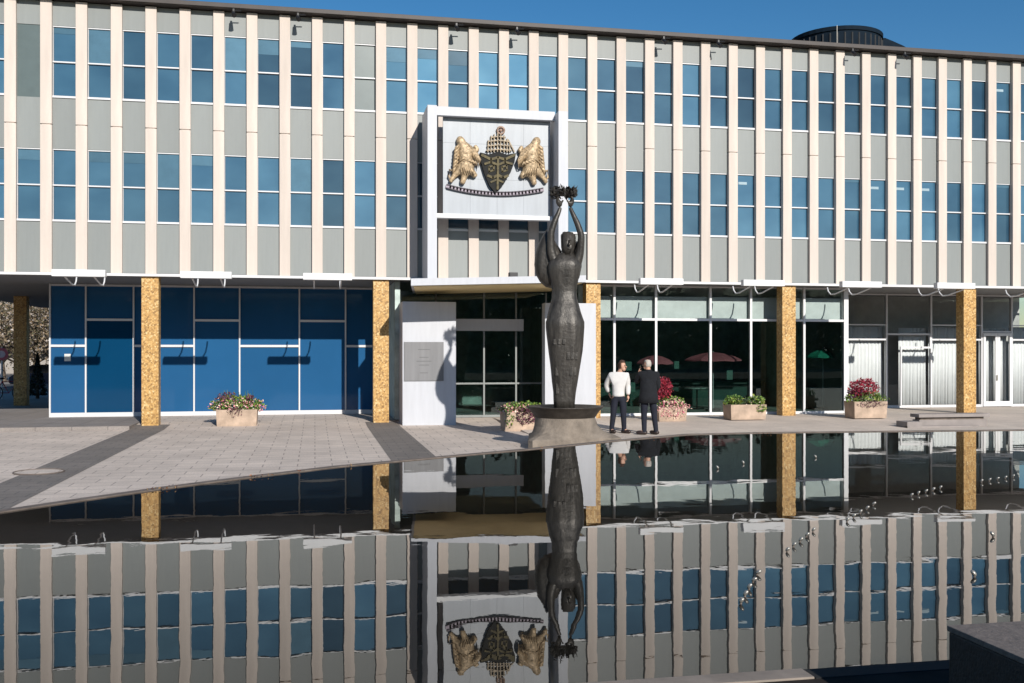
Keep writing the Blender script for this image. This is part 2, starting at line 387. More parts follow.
gw0, gw1 = 0.135, FDX-0.118
def panel_mk(z0, z1): return lambda: MB().box(gw0, gw1, YP, 29.26, z0+0.002, z1-0.002)
def frame_mk(z0, z1):
    def f():
        m = MB(); zc = (z0+z1)/2
        m.box(gw0, gw1, YP-0.035, 29.25, z0, z0+0.055)            # sill
        m.box(gw0, gw1, YP+0.01, 29.25, z1-0.03, z1-0.004)       # head
        m.box(gw0, gw1, YP-0.005, 29.24, zc-0.018, zc+0.018)      # transom
        m.box(gw0, gw0+0.024, YP+0.03, 29.25, z0+0.055, z1-0.03); m.box(gw1-0.024, gw1, YP+0.03, 29.25, z0+0.055, z1-0.03)
        return m
    return f
def pane_mk(z0, z1):
    def f():
        m = MB(); zc = (z0+z1)/2
        m.box(gw0+0.03, gw1-0.03, YP+0.055, YP+0.075, z0+0.05, zc-0.01); m.box(gw0+0.03, gw1-0.03, YP+0.055, YP+0.075, zc+0.01, z1-0.025)
        return m
    return f
for k in range(K0, K1+1):
    x = FX0+k*FDX
    put('fin', 'facade_fin', fmk, M['fin'], x)
    if k == K1: break
    for i, (a, b) in enumerate(rows):
        put(('p', i), ('lower_spandrel', 'middle_spandrel', 'upper_spandrel')[i], panel_mk(a, b), M['spandrel'], x)
    for i, (a, b) in enumerate(wins):
        if i == 1 and k == -1:
            put('dull', 'blank_panel', lambda: MB().box(gw0, gw1, YP+0.02, 29.26, 8.88, 10.838), M['dull_panel'], x)
            continue
        w = put(('w', i), 'window', frame_mk(a, b), M['whiteframe'], x)
        p = put(('g', i), 'pane', pane_mk(a, b), M['pane'], 0, parent=w)
        rw = random.Random(k*7+i*131)
        if rw.random() < .34 or (i == 0 and k in (26, 27, 28)):
            hb_ = rw.choice((.18, .3, .45, .98)) if k < 20 else .10
            zc_ = (a+b)/2
            if k < 20 or rw.random() < .4: bmx = MB().box(gw0+.03, gw1-.03, YP+.048, YP+.054, b-.03-hb_*(b-zc_-.04), b-.03); nm_ = 'roller_blind'
            else: bmx = MB().box(gw0+.10, gw0+.38, YP+.048, YP+.054, b-.32, b-.24); nm_ = 'ceiling_lamp_glimpse'
            bmx.build(nm_, M['blind'] if nm_ == 'roller_blind' else M['lampglimpse'], w)
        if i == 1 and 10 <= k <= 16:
            p.data = p.data.copy(); p.data.materials.clear(); p.data.materials.append(M['pane_sky_reflection'])
        if i == 1 and k == 9:
            p.data = p.data.copy(); p.data.materials.clear(); p.data.materials.append(M['dull_panel'])

# columns
def column(x, y, name='column'):
    o = MB().box(-0.225, 0.225, 0, 0.40, -.1, 4.06, 0.01).build(name, M['goldtile'], B); o.location = (x, y-YF, 0); return o
def cxk(k): return -4.46+(k-3)*.9043
c0 = column(cxk(3), 28.97)
for k in (-4, 10, 17, 24, 31):
    c = c0.copy(); COL.objects.link(c); c.location.x = cxk(k)
for k, y in ((-4, 39.9),):
    c = c0.copy(); COL.objects.link(c); c.location.x = FX0+k*FDX; c.location.y = y-YF

# rooftop drum and its lower annex
px = 836
cY = 45.0; cX = XA(px, cY)
dr = MB(); dr.lathe([(2.12, 11.6), (2.12, 17.1), (2.18, 17.11), (2.18, 17.30), (1.9, 17.32)], 40, cX, cY)
d = bpart(dr, 'rooftop_drum', M['drum'])
rb = MB()
for k in range(40):
    a = 2*math.pi*k/40
    rb.tube([(cX+2.135*math.cos(a), cY+2.135*math.sin(a), 11.7), (cX+2.135*math.cos(a), cY+2.135*math.sin(a), 17.0)], 0.035, 4)
bpart(rb, 'drum_ribs', M['core'])
bpart(MB().tube([(XA(837, 42.3), 42.3, 11.6), (XA(837, 42.3), 42.3, ZA(837, 25.5, 42.3))], 0.014, 6), 'lightning_rod', M['steel'])
an = MB(); apx = [(864, 31), (872, 34.5), (879, 38.5), (885, 37.8), (894, 41.5), (903, 45.5), (910, 49.5)]
an.prism([(XA(864, 44.0), 11.6)]+[(XA(a, 44.0), ZA(a, b, 44.0)) for a, b in apx]+[(XA(910, 44.0), 11.6)], 44.0, 46.5, 'y')
bpart(an, 'rooftop_annex', M['drum'])

# --- ground floor, blue panelled bays on the left (glazing plane YL)
YL = 32.5
xs = [XA(49.5, YL), XA(85.3, YL), XA(133, YL), XA(193.5, YL), XA(239, YL), XA(298.7, YL), XA(344.8, YL), 2.45]
kinds = [0, 1, 0, 1, 0, 1, 0]
core = MB(); core.box(xs[0]+0.05, 2.35, YL+0.15, YB-3, 0, 4.06); bpart(core, 'lobby_wall', M['core'])
for i, kd in enumerate(kinds):
    a, b = xs[i]+0.045, xs[i+1]-0.0
    zt = 2.97 if kd else 2.17
    fr = MB()
    fr.box(a-0.045, a, YL-0.06, YL+0.06, 0, 4.055)
    fr.box(a, b, YL-0.055, YL+0.05, 0.0, 0.13)
    fr.box(a, b, YL-0.045, YL+0.05, zt-0.035, zt+0.035)
    fr.box(a, b, YL-0.03, YL+0.05, 3.99, 4.05)
    f = bpart(fr, 'glazed_bay', M['whiteframe'])
    pn = MB(); pn.box(a, b, YL, YL+0.04, 0.13, zt-0.035); bpart(pn, 'blue_panel', M['blue_door'] if i == 1 else M['blue'], f)
    pn = MB(); pn.box(a, b, YL, YL+0.04, zt+0.035, 3.99); bpart(pn, 'upper_panel', M['blue'], f)
fr = MB(); fr.box(xs[7], xs[7]+0.05, YL-0.06, YL+0.06, 0, 4.055); bpart(fr, 'end_post', M['whiteframe'])

# --- projecting glazed hall on the right (glazing plane YR)
YR = 29.75
XH0, XH1 = 8.45, XA(844, YR)
xm = [XH0] + [XA(p, YR) for p in (614, 655.6, 710, 750.4, 803.6)] + [XH1]
for i in range(len(xm)-1):
    a, b = xm[i]+0.035, xm[i+1]-0.035
    fr = MB()
    fr.box(xm[i]-0.035, a, YR-0.06, YR+0.06, 0.0, 4.055)
    fr.box(a, b, YR-0.05, YR+0.05, 0.0, 0.08); fr.box(a, b, YR-0.05, YR+0.05, 2.96, 3.03); fr.box(a, b, YR-0.04, YR+0.05, 4.0, 4.05)
    f = bpart(fr, 'glazed_bay', M['white'])
    bpart(MB().box(a, b, YR-0.006, YR+0.006, 0.08, 2.96), 'pane', M['darkglass'], f)
    bpart(MB().box(a, b, YR-0.006, YR+0.006, 3.03, 4.0), 'upper_pane', M['clearglass'], f)
    bpart(MB().box(a, b, YR+0.12, YR+0.15, 3.02, 3.72), 'transom_blind', M['transom_blind'], f)
bpart(MB().box(XH1-0.035, XH1+0.12, YR-0.07, YR+0.12, 0.0, 4.055, 0.006), 'corner_post', M['white'])
bpart(MB().box(XH1-0.02, XH1+0.08, YR+0.12, 32.3, 0.0, 4.055), 'return_wall', M['spandrel'])
rm = MB()
rm.box(8.0, 16.8, 38.0, 38.2, 0, 4.05); rm.box(8.0, 8.2, YR+0.2, 38, 0, 4.05); rm.box(16.6, 16.75, 32.4, 38, 0, 4.05)
bpart(rm, 'hall_wall', M['interior'])
bpart(MB().box(8.2, 16.6, YR+0.1, 38, 0.006, 0.03), 'hall_floor', M['interior_floor'])
hw = MB()
for px, pyy, Yh, ww, hh in ((676, 365, 30.0, .16, .24), (729, 375, 30.0, .2, .3), (628, 366, 30.0, .2, .28), (631, 387, 30.0, .24, .3)):
    p = W(px, pyy, Yh); hw.box(p.x-ww/2, p.x+ww/2, Yh-.06, Yh-.055, p.z-hh/2, p.z+hh/2)
hwl = mat('notice sheet', (0.10, 0.20, 0.17), 0.7)
bpart(hw, 'window_notice', hwl)
# low counter and dim ceiling lights stay dark; small counter along the hall
M['green_partition'] = mat('green partition', (0.03, 0.085, 0.07), 0.6)
bpart(MB().box(8.6, 16.4, 34.6, 34.7, 0.03, 0.92, 0.01), 'hall_partition', M['green_partition'])

# --- recessed curtained bays on the far right (glazing plane YQ)
YQ = 32.3
qx = [XH1+0.1, XA(886, YQ), XA(930.5, YQ), XA(981, YQ), XA(1011, YQ), XA(1060, YQ), 26.3]
bpart(MB().box(XH1+0.1, 26.3, YQ+1.3, YQ+1.5, 0, 4.05), 'room_wall', mat('room wall', (.42, .42, .40), .8))
for i in range(len(qx)-1):
    a, b = qx[i]+0.03, qx[i+1]-0.03
    fr = MB(); fr.box(qx[i]-0.03, a, YQ-0.06, YQ+0.06, 0, 4.055)
    fr.box(a, b, YQ-0.05, YQ+0.05, 0, 0.09); fr.box(a, b, YQ-0.04, YQ+0.04, 4.0, 4.05)
    zt = (2.43, 2.62, 2.43, 2.72, 2.43, 2.43)[i]; zu = 2.95
    fr.box(a, b, YQ-0.05, YQ+0.05, zt-0.03, zt+0.03); 
    if i in (0, 2, 4): fr.box(a, b, YQ-0.045, YQ+0.05, zu-0.02, zu+0.02)
    if i == 1:      # sliding sash in the second bay
        s0 = XA(899, YQ); z1 = ZA(910, 348.5, YQ)
        fr.box(s0, s0+0.06, YQ-0.09, YQ-0.05, 0.09, z1); fr.box(s0, b, YQ-0.09, YQ-0.05, z1, z1+0.07); fr.box(b-0.05, b, YQ-0.09, YQ-0.05, z1+0.07, 2.6)
    f = bpart(fr, 'curtained_bay', M['whiteframe'])
    bpart(MB().box(a, b, YQ-0.006, YQ+0.006, 0.09, zt-0.03), 'pane', M['clearglass'], f)
    bpart(MB().box(a, b, YQ-0.006, YQ+0.006, zt+0.03, 4.0), 'upper_pane', M['clearglass'], f)
    if i == 3:
        xc = (a+b)/2
        dm = MB()
        for s0, s1 in ((a+.005, xc-0.006), (xc+0.006, b-.005)):
            dm.box(s0, s0+.09, YQ-.10, YQ-.052, .02, zt-.05); dm.box(s1-.09, s1, YQ-.10, YQ-.052, .02, zt-.05)
            dm.box(s0+.09, s1-.09, YQ-.098, YQ-.052, zt-.15, zt-.05); dm.box(s0+.09, s1-.09, YQ-.098, YQ-.052, .02, .2)
        dd = bpart(dm, 'double_door', M['white'], f)
        hm = MB(); hm.box(xc-.06, xc-.03, YQ-.15, YQ-.10, .95, 1.15); bpart(hm, 'handle', M['steel'], dd)
# curtains
for i in range(len(qx)-1):
    a, b = qx[i]+0.04, qx[i+1]-0.04
    if i == 1: a = XA(900, YQ+.1)
    gm = MB(); n = int((b-a)/0.02)+1; zt = 2.9 if i in (0, 2, 4) else 2.85
    lo = []; hi = []
    ph = rnd.uniform(0, 6)
    for q in range(n+1):
        x = a+(b-a)*q/n; u = x*2*math.pi/0.135
        y = YQ+0.19+0.016*math.sin(u+ph+0.8*math.sin(x*3.1+i))+0.012*math.sin(u*2.3)
        lo.append(gm.bm.verts.new((x, y, 0.05))); hi.append(gm.bm.verts.new((x, y+0.01, zt)))
    for q in range(n): gm.bm.faces.new((lo[q], lo[q+1], hi[q+1], hi[q]))
    o = gm.build('curtain', M['curtain'], smooth=True)
    md = o.modifiers.new('t', 'SOLIDIFY'); md.thickness = 0.006
    where = ['beside the white corner post at the planter with red flowers', 'with the raised sliding sash, left of the right gold column', 'half hidden behind the rightmost gold column',
             'inside the white double door', 'at the right edge of the picture', 'beyond the right edge of the picture'][i]
    tag(o, 'white pleated curtain '+where, 'curtain', 'pleated curtains behind the right glazing')

# --- entrance: portal walls, lobby glazing, canopy, sign frame
PW = [(XA(402.5, 28.2), XA(456, 28.2), 'portal_wall'), (XA(545, 28.2), XA(596, 28.2), 'portal_wall')]
for a, b, nme in PW:
    bpart(MB().box(a, b, 28.2, 29.95 if a < 4 else 28.6, -0.12, 3.40, 0.008), nme, M['whitewall'])
YE = 30.0
lx = [3.5, XA(482, YE), XA(513, YE), XA(545, YE), 8.0]
eb = [(2.5, 3.55), (3.55, XA(483, YE)), (XA(483, YE), XA(515, YE)), (XA(515, YE), XA(545, YE)), (XA(545, YE), 8.0)]
for i, (a, b) in enumerate(eb):
    fr = MB(); fr.box(a, a+0.05, YE-0.05, YE+0.05, 0, 3.8); pass
    fr.box(a+.05, b, YE-.05, YE+.05, 0, .07); fr.box(a+.05, b, YE-.04, YE+.05, 1.0, 1.05)
    f = bpart(fr, 'entrance_bay', M['spandrel'])
    bpart(MB().box(a+.05, b, YE-.006, YE+.006, .07, 3.8), 'pane', M['darkglass'], f)
bpart(MB().box(3.6, 6.25, YE-.12, YE-.055, 2.62, 2.98), 'lobby_beam', M['whitewall'])
bpart(MB().box(2.3, 8.2, 37, 37.2, 0, 4.05), 'lobby_back_wall', M['interior'])
bpart(MB().box(2.3, 2.45, 29.4, 37, 0, 4.05), 'lobby_side_wall', M['interior'])
bpart(MB().box(2.45, 8.0, YE+.1, 37, .006, .03), 'lobby_floor', M['interior_floor'])
# canopy slab, skewed in plan
cL = XA(411, 26.2); cR = XA(586, 26.2); cB = XA(413, 29.95)
def slab(poly, z0, z1):
    q = MB(); n = len(poly); k = lambda x: 0.033*(x-cL)
    lo = [q.bm.verts.new((x, y, z0+k(x))) for x, y in poly]; hi = [q.bm.verts.new((x, y, z1+k(x))) for x, y in poly]
    q.bm.faces.new(lo); q.bm.faces.new(hi)
    for i in range(n): q.bm.faces.new((lo[i], lo[(i+1)%n], hi[(i+1)%n], hi[i]))
    return q
cp = slab([(cL, 26.2), (cR, 26.2), (cR, 29.95), (cB, 29.95)], 3.715, 3.90)
bpart(cp, 'entrance_canopy', M['whitewall'])
cu = slab([(cL+.08, 26.28), (cR-.08, 26.28), (cR-.08, 29.9), (cB+.08, 29.9)], 3.69, 3.712)
bpart(cu, 'canopy_underside', M['canopy_under'])
# sign frame on the facade
fxl, fxl2 = XA(427.5, 27.4), XA(437, 27.4); fxr2, fxr = XA(558.5, 27.4), XA(568, 27.4)
ft, fb = ZA(497, 108, 27.4), 3.99
sf = MB()
sf.box(fxl, fxl2, 27.4, 28.795, fb, ft, 0.006); sf.box(fxr2, fxr, 27.4, 28.795, fb, ft, 0.006)
fz = ZA(497, 109, 27.82); sf.box(fxl2, fxr2, 27.82, 28.0, fz-0.25, fz, 0.006)
bpart(sf, 'sign_frame', M['whitewall'])

# ------------------------------------------------------------------ coat of arms
YS = 28.05
def E(px, py, Y=YS): p = W(px, py, Y); return (p.x, p.z)
sx0, sz0 = E(443, 213.5); sx1, sz1 = E(550, 112)
S = thing('coat_of_arms', 'pale sign panel with dark shield, gold supporters and scroll above the entrance', 'sign', (0, 0, 0))
pm = MB(); nX, nZ = 4, 3
for i in range(nX):
    for j in range(nZ):
        pm.box(sx0+(sx1-sx0)*i/nX+.002, sx0+(sx1-sx0)*(i+1)/nX-.002, YS, YS+.08, sz0+(sz1-sz0)*j/nZ+.002, sz0+(sz1-sz0)*(j+1)/nZ-.002)
pm.box(sx0+.02, sx1-.02, YS+.03, YS+.1, sz0+.02, sz1-.02)
pm.build('panel', M['signpanel'], S)
MB().box(fxl2+.012, sx1+.05, YS-.10, YS+.16, sz0-.13, sz0-.01, .005).build('ledge', M['white'], S)
# shield
sh = [(479.6,153.3),(488,155.3),(497,152.6),(506,155.5),(515,154),(513.6,163),(509.6,173.5),(502.5,185.5),(494.8,194),(488.6,186),(483.6,174),(480.4,163)]
MB().prism([E(*p) for p in sh], YS-.14, YS-.002, 'y').build('shield', M['shield'], S)
g = MB()
def strip(mb, pts, w, y0, y1):
    for (a, b) in zip(pts[:-1], pts[1:]):
        A = Vector(E(*a)); Bq = Vector(E(*b)); d = (Bq-A).normalized()*w*0.5; n = Vector((-d.y, d.x))
        e = d*0.6
        mb.prism([tuple(A-n-e), tuple(Bq-n+e), tuple(Bq+n+e), tuple(A+n-e)], y0, y1, 'y')
ys0 = YS-.165
strip(g, [(481,156),(490,160.5),(497,158.5),(504,160.5),(513.5,156)], .07, ys0, YS-.141)
strip(g, [(484,165),(490,163),(497,166),(504,163),(511,165)], .06, ys0-.01, YS-.141)
for dx in (-6.5, 6.5):
    strip(g, [(497+dx-2.5,168),(497+dx+2,166.5),(497+dx+2.5,171),(497+dx-2,172.5),(497+dx-2.5,168)], .05, ys0, YS-.141)
strip(g, [(497,160),(496.5,190)], .06, ys0-.02, YS-.141)
strip(g, [(487,176.5),(492,178.5),(497,176),(502,178.5),(507,176.5)], .07, ys0, YS-.141)
strip(g, [(490,183),(496,180.5),(502,183)], .05, ys0, YS-.141)
g.build('shield_charge', M['oldgold'], S)
# crest above the shield: a tower of open tracery with a ball
c = MB()
for x in (487.5, 490.5, 493.5, 497, 500, 503.5, 506.5, 509):
    top = {487.5:141, 490.5:136.5, 493.5:135, 497:133.5, 500:135, 503.5:136, 506.5:139.5, 509:144}[x]
    strip(c, [(x, 152.5), (x+0.3, top)], .028, YS-.09, YS-.01)
for y, a, b in ((151,486,511),(146.5,487,509),(142,488,508),(138,491,505)):
    strip(c, [(a, y), ((a+b)/2, y-1.0), (b, y)], .028, YS-.10, YS-.03)
strip(c, [(508,140),(514,152)], .03, YS-.06, YS-.02)
c.build('crest', mat('crest grey gold', (0.22,0.165,0.10), 0.45, metal=0.1, var=0.5, scale=14), S)
p = W(500.8, 130.4, YS-.06)
bm_ = MB(); bm_.tube([(p.x+.10*math.cos(t), p.y, p.z+.10*math.sin(t)) for t in [2*math.pi*i/16 for i in range(17)]], .03, 6); bm_.ball(p, .05)
bm_.build('crest_ball', mat('crest ball', (0.30, 0.20, 0.15), .5, var=.3), S, True)
# supporters: winged beasts in relief
def supporter(mir):
    def Q(x, y, dy=-.10):
        x = 464+(x-464)*1.10+.8; y = 163+(y-163)*1.06
        if mir: x = 994.5 - x + 1.0; y = y + 0.8
        q = W(x, y, YS); return (q.x, YS+dy, q.z)
    V = [Q(464,160), Q(463,152), Q(461,146), Q(459,141.5), Q(465,168), Q(463,176), Q(461,184), Q(470,172), Q(474,177), Q(458,170), Q(453,177), Q(450,182),
         Q(470,156), Q(475,151), Q(472,147), Q(456,141,-.13), Q(468,163), Q(474,165)]
    Ed = [(0,1),(1,2),(2,3),(0,4),(4,5),(5,6),(4,7),(7,8),(4,9),(9,10),(10,11),(1,12),(12,13),(13,14),(3,15),(0,16),(16,17)]
    rr = [q*1.16 for q in [.20,.17,.12,.13,.19,.08,.07,.09,.06,.12,.06,.05,.09,.07,.05,.07,.09,.07]]
    o = skin('supporter', V, Ed, rr, M['gold'], S, sub=2)
    w = MB()
    for i in range(9):       # wing feathers, mane and tail strokes
        x0 = 462+i*1.3; y0 = 143+i*1.0
        w.tube([Q(x0, y0, -.16), Q(x0+4.0, y0+6.5+i*.5, -.22), Q(x0+3.2, y0+14+i*.4, -.16)], [.03, .05, .012], 5)
    for i in range(7):
        w.tube([Q(459-i*.5, 146+i*3.2, -.14), Q(455.2-i*.3, 150+i*3.4, -.2), Q(454-i*.3, 155+i*3.4, -.08)], [.045, .05, .02], 5)
    for i in range(5):
        w.tube([Q(458+i*3, 163+i*.6, -.26), Q(462+i*2.5, 160+i*.9, -.29), Q(467+i*1.8, 163+i, -.22)], [.02, .045, .02], 5)
    w.tube([Q(456,172,-.1), Q(449.5,170,-.1), Q(449,176,-.1), Q(451,180,-.1)], [.03,.035,.03,.02], 6)
    for i in range(6):
        w.tube([Q(460+i*1.5, 165+i*.3, -.24), Q(459.5+i*2.0, 170+i*.5, -.26), Q(460.5+i*2.2, 175.5, -.2)], [.02, .035, .015], 5)
    w.build('feathers', M['gold'], o, True)
supporter(False); supporter(True)
sc = MB(); n = 28
def sp(t): return (446.6+(542.5-446.6)*t, 184.8+(188.3-184.8)*t+44*t*(1-t)*0.9*.58)
for off, th in ((0, .03), (3.4, .03)):
    pts = [sp(i/n) for i in range(n+1)]; pts = [(x, y+off) for x, y in pts]
    strip(sc, pts, th*.8, YS-.09, YS-.012)
sc.build('scroll_edge', mat('scroll edge', (.10, .085, .10), .6), S)
sb = MB(); pts = [(sp(i/n)[0], sp(i/n)[1]+1.7) for i in range(n+1)]; strip(sb, pts, .085, YS-.06, YS-.008)
sb.build('scroll', M['scroll'], S)

# plaque on the left portal wall
q0 = W(404, 381, 28.2); q1 = W(443.5, 342, 28.2)
P = thing('plaque', 'square grey metal plaque on the white wall left of the entrance', 'plaque', (q0.x, 28.2, q0.z))
MB().box(0, q1.x-q0.x, -.035, -.002, 0, q1.z-q0.z, .004).build('plate', M['plaque'], P)
tx = MB()
for i, w in enumerate((.34, .0, .26, .42, .30, .0, .22)):
    if w: tx.box((q1.x-q0.x)/2-w/2, (q1.x-q0.x)/2+w/2, -.039, -.036, (q1.z-q0.z)*(.80-.1*i), (q1.z-q0.z)*(.80-.1*i)+.016)
tx.build('engraved_lines', M['plaque_text'], P)

# ------------------------------------------------------------------ facade flood light bars
def bar_light(X, label):
    t = thing('floodlight_bar', label, 'floodlight', (X, 28.86, 4.04), 0, 'white floodlight bars along the facade')
    return t
bl_labels = ['white floodlight bar at the left end of the facade', 'white floodlight bar above the planter before the blue panels', 'white floodlight bar nearest left of the entrance canopy',
    'white floodlight bar above the two standing men', 'white floodlight bar left of the middle-right gold column', 'white floodlight bar above the planter with the red flower dome',
    'white floodlight bar at the top of the rightmost gold column', 'white floodlight bar cut by the right edge of the picture']
proto = None
for i, n_ in enumerate((0, 1, 2, 5, 6, 7, 8, 9)):
    X = -5.97+3.155*n_
    if proto is None:
        proto = bar_light(X, bl_labels[0])
        MB().box(-.65, .65, -1.46, -1.26, -.12, .06, .012).build('housing', M['white'], proto)
        for s in (-.36, .36):
            a = MB(); a.tube([(s, -.02, -.04), (s, -.08, -.16), (s, -.24, -.27), (s, -.50, -.27), (s, -.9, -.20), (s, -1.2, -.15), (s, -1.36, -.11)], .021, 7)
            a.build('arm', M['white'], proto, True)
    else:
        c = copy_tree(proto); c.location.x = X; c['label'] = bl_labels[i]

# cctv / spot lamps under the roof edge
cl = []
for i, (px, py) in enumerate(((233.6,13),(298,19),(456.5,28.5),(517,32.5),(663.7,40.5),(718.4,43.5),(852.6,50.5),(904.8,55.5))):
    X = XA(px, 28.6)
    lab = 'small black spotlight under the roof edge, ' + ('leftmost of all', 'second from the left', 'above the left edge of the sign frame', 'above the shield sign', 'left of the close pair',
           'right of the close pair', 'below the dark rooftop drum', 'rightmost, beyond the rooftop drum')[i]
    if i == 0:
        proto2 = thing('spotlight', lab, 'spotlight', (X, 28.6, 11.46), 0, 'black spotlights under the roof edge')
        proto2.scale = (.8,)*3; MB().box(-.03, .03, -.03, .03, -.10, 0).build('bracket', M['blackmetal'], proto2)
        MB().tube([(-.02, .05, -.10), (.03, -.14, -.27)], [.06, .085], 10).build('lamp_head', M['blackmetal'], proto2)
        MB().tube([(0, 0, -.06), (.25, 0, -.05)], .02, 6).build('conduit', M['blackmetal'], proto2)
    else:
        c = copy_tree(proto2); c.location.x = X; c['label'] = lab
# small flood lamp on the canopy
p = W(513, 276, 27.0)
o = MB().box(-.12, .12, -.09, .09, .03, .17, .02).tube([(0, 0, 0), (0, 0, .05)], .03, 6).build('canopy_lamp', M['blackmetal'], loc=(p.x, 27.0, 3.902+.033*(p.x-cL))); tag(o, 'small black lamp standing on the entrance canopy below the sign', 'lamp')

# ------------------------------------------------------------------ ground, pool, terrace
g = MB(); g.box(-900, 900, -900, 1500, -0.6, -0.14); structure(g.build('ground', M['ground']))
def sheet(name, poly, z, m):
    mb = MB(); mb.bm.faces.new([mb.bm.verts.new((x, y, z)) for x, y in poly]); return structure(mb.build(name, m))
far_px = [(-160, 560), (0, 512.5), (85, 500), (169, 488), (255, 477), (340, 466.8), (447, 457), (528, 449.7), (622, 440.5), (690, 434.6), (760, 433), (830, 432.2), (1024, 430.2), (1300, 427.4)]
far = [G(x, y, WZ+.005) for x, y in far_px]
farxy = [(p.x, p.y) for p in far]
YN = 4.40
water_poly = [(far[0].x-1.5, YN)] + [(far[0].x-1.5, far[0].y-1.0)] + farxy + [(farxy[-1][0], YN)]
# plaza paving (left field), concrete slabs (right field)
def strip_ground(name, x0, x1, prof, m, zb=-.35):
    """solid strip of paving whose top follows prof: [(y, z), ...]"""
    q = MB(); n = len(prof)
    A = [q.bm.verts.new((x0, y, z)) for y, z in prof]; Bv = [q.bm.verts.new((x1, y, z)) for y, z in prof]
    C_ = [q.bm.verts.new((x, y, zb)) for x, y in ((x0, prof[0][0]), (x0, prof[-1][0]), (x1, prof[-1][0]), (x1, prof[0][0]))]
    for k in range(n-1): q.bm.faces.new((A[k], Bv[k], Bv[k+1], A[k+1]))
    q.bm.faces.new([C_[0]]+A+[C_[1]]); q.bm.faces.new([C_[3]]+Bv+[C_[2]]); q.bm.faces.new(C_); q.bm.faces.new((A[0], Bv[0], C_[3], C_[0])); q.bm.faces.new((A[-1], Bv[-1], C_[2], C_[1]))
    return structure(q.build(name, m))
strip_ground('plaza_paving', -40, -4.86, [(-2, -.1), (28.15, -.1)], M['paving'])
strip_ground('plaza_paving', -4.86, 5.3, [(-2, -.1), (28.0, -.1), (30.0, -.008), (37.5, -.008)], M['paving'])
strip_ground('plaza_slabs', 5.3, 45, [(-2, -.1), (24.0, -.1), (28.0, -.008), (37.5, -.008)], M['paving_right'])
strip_ground('porch_paving', -40, -4.86, [(28.15, 0.0), (52, 0.0)], M['paving_porch'])
for k in (3, 10):
    x = FX0+k*FDX
    q = MB(); pr_ = [(8, -.096), (28.0, -.096), (29.2, -.041)]
    for (ya, za), (yb, zb_) in zip(pr_[:-1], pr_[1:]):
        xa, xb = (x-.425 if k == 3 else x-.44), x+.48
        q.bm.faces.new([q.bm.verts.new(v) for v in ((xa, ya, za), (xb, ya, za), (xb, yb, zb_), (xa, yb, zb_))])
    structure(q.build('paving_band', M['paving_band']))
# manhole
p = G(39, 472.5, -.1)
mh = MB(); mh.tube([(.40*math.cos(t), .40*math.sin(t), .008) for t in [2*math.pi*i/36 for i in range(37)]], .014, 6, False)
o = thing('manhole_cover', 'round manhole cover with dark rim in the paving by the dark band', 'manhole cover', (p.x, p.y, -.095))
mh.build('rim_ring', M['rim'], o); MB().lathe([(.39, 0.0), (.39, .006)], 36).build('lid', M['paving'], o)
# pool: wall, rim, bed, water
def offset(pts, d):
    out = []
    for i, p in enumerate(pts):
        a = Vector(pts[max(i-1, 0)]); b = Vector(pts[min(i+1, len(pts)-1)]); t = (b-a).normalized(); n = Vector((-t.y, t.x))
        out.append((p[0]+n.x*d, p[1]+n.y*d))
    return out
inner = farxy; outer = offset(farxy, .13)
rimb = MB(); rimb.prism(inner + outer[::-1], -.15, WZ+.012); structure(rimb.build('pool_rim', M['rim']))
sheet('pool_bed', water_poly, 0.02, M['basin'])
sheet('pool_water', water_poly, WZ, M['water'])
# near terrace at the rim's level
structure(MB().box(-30, 2.27, YN-.13, YN, -.15, WZ+.022, .006).build('pool_rim_near', M['rim_light']))
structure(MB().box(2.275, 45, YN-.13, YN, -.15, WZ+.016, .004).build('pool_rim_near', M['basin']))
tb = MB(); tb.box(-30, 45, -12, YN-.13, -.15, WZ+.012); structure(tb.build('terrace', mat('dark terrace stone', (.035, .030, .027), .95, ior=1.08, var=.3)))
bl = MB(); bl.box(2.51, 4.6, 1.2, 3.62, WZ+.012, .825, .008)
blk = thing('granite_block', 'dark granite block bench with rough grey top at the near corner of the pool', 'stone block', (0, 0, 0))
bl.build('block_body', M['granite'], blk); MB().box(2.505, 4.6, 1.2, 3.625, .827, .85, .004).build('block_top', M['granite_top'], blk)

# fountain nozzles standing in the water
noz = []
def nz(px, py): noz.append(G(px, py, WZ))
def row(a, b, n, bow=0.0):
    for i in range(n):
        t = i/(n-1); nz(a[0]+(b[0]-a[0])*t, a[1]+(b[1]-a[1])*t)
rows_ = [((741, 604), (757, 575), 5, 'nearest fan row, before the middle-right reflection'), ((787, 552), (813, 532), 5, 'second fan row from the nearest'), ((847, 522), (873, 505.5), 5, 'middle fan row of the arc'),
         ((911, 496.5), (940, 489), 5, 'fan row left of the rightmost gold reflection'), ((981, 482.5), (1013, 477.5), 5, 'farthest fan row at the right edge')]
n0 = None
def nozzle_at(p, sc, label, group, lean):
    global n0
    if n0 is None:
        n0 = thing('fountain_nozzle', label, 'fountain nozzle', p, 0, group)
        MB().tube([(0, 0, -.03), (0, 0, .02)], [.014, .013], 8).build('stem', M['rim'], n0)
        MB().tube([(-.012, 0, .012), (.0, 0, .028), (.020, 0, .050), (.042, 0, .066)], [.012, .022, .024, .012], 8).build('spray_head', M['steel'], n0, True)
        c = n0
    else:
        c = copy_tree(n0); c['label'] = label; c['group'] = group
    c.location = p; c.scale = (sc,)*3; c.rotation_euler = (R(rnd.uniform(-8, 8)), R(rnd.uniform(-8, 8)), lean)
    return c
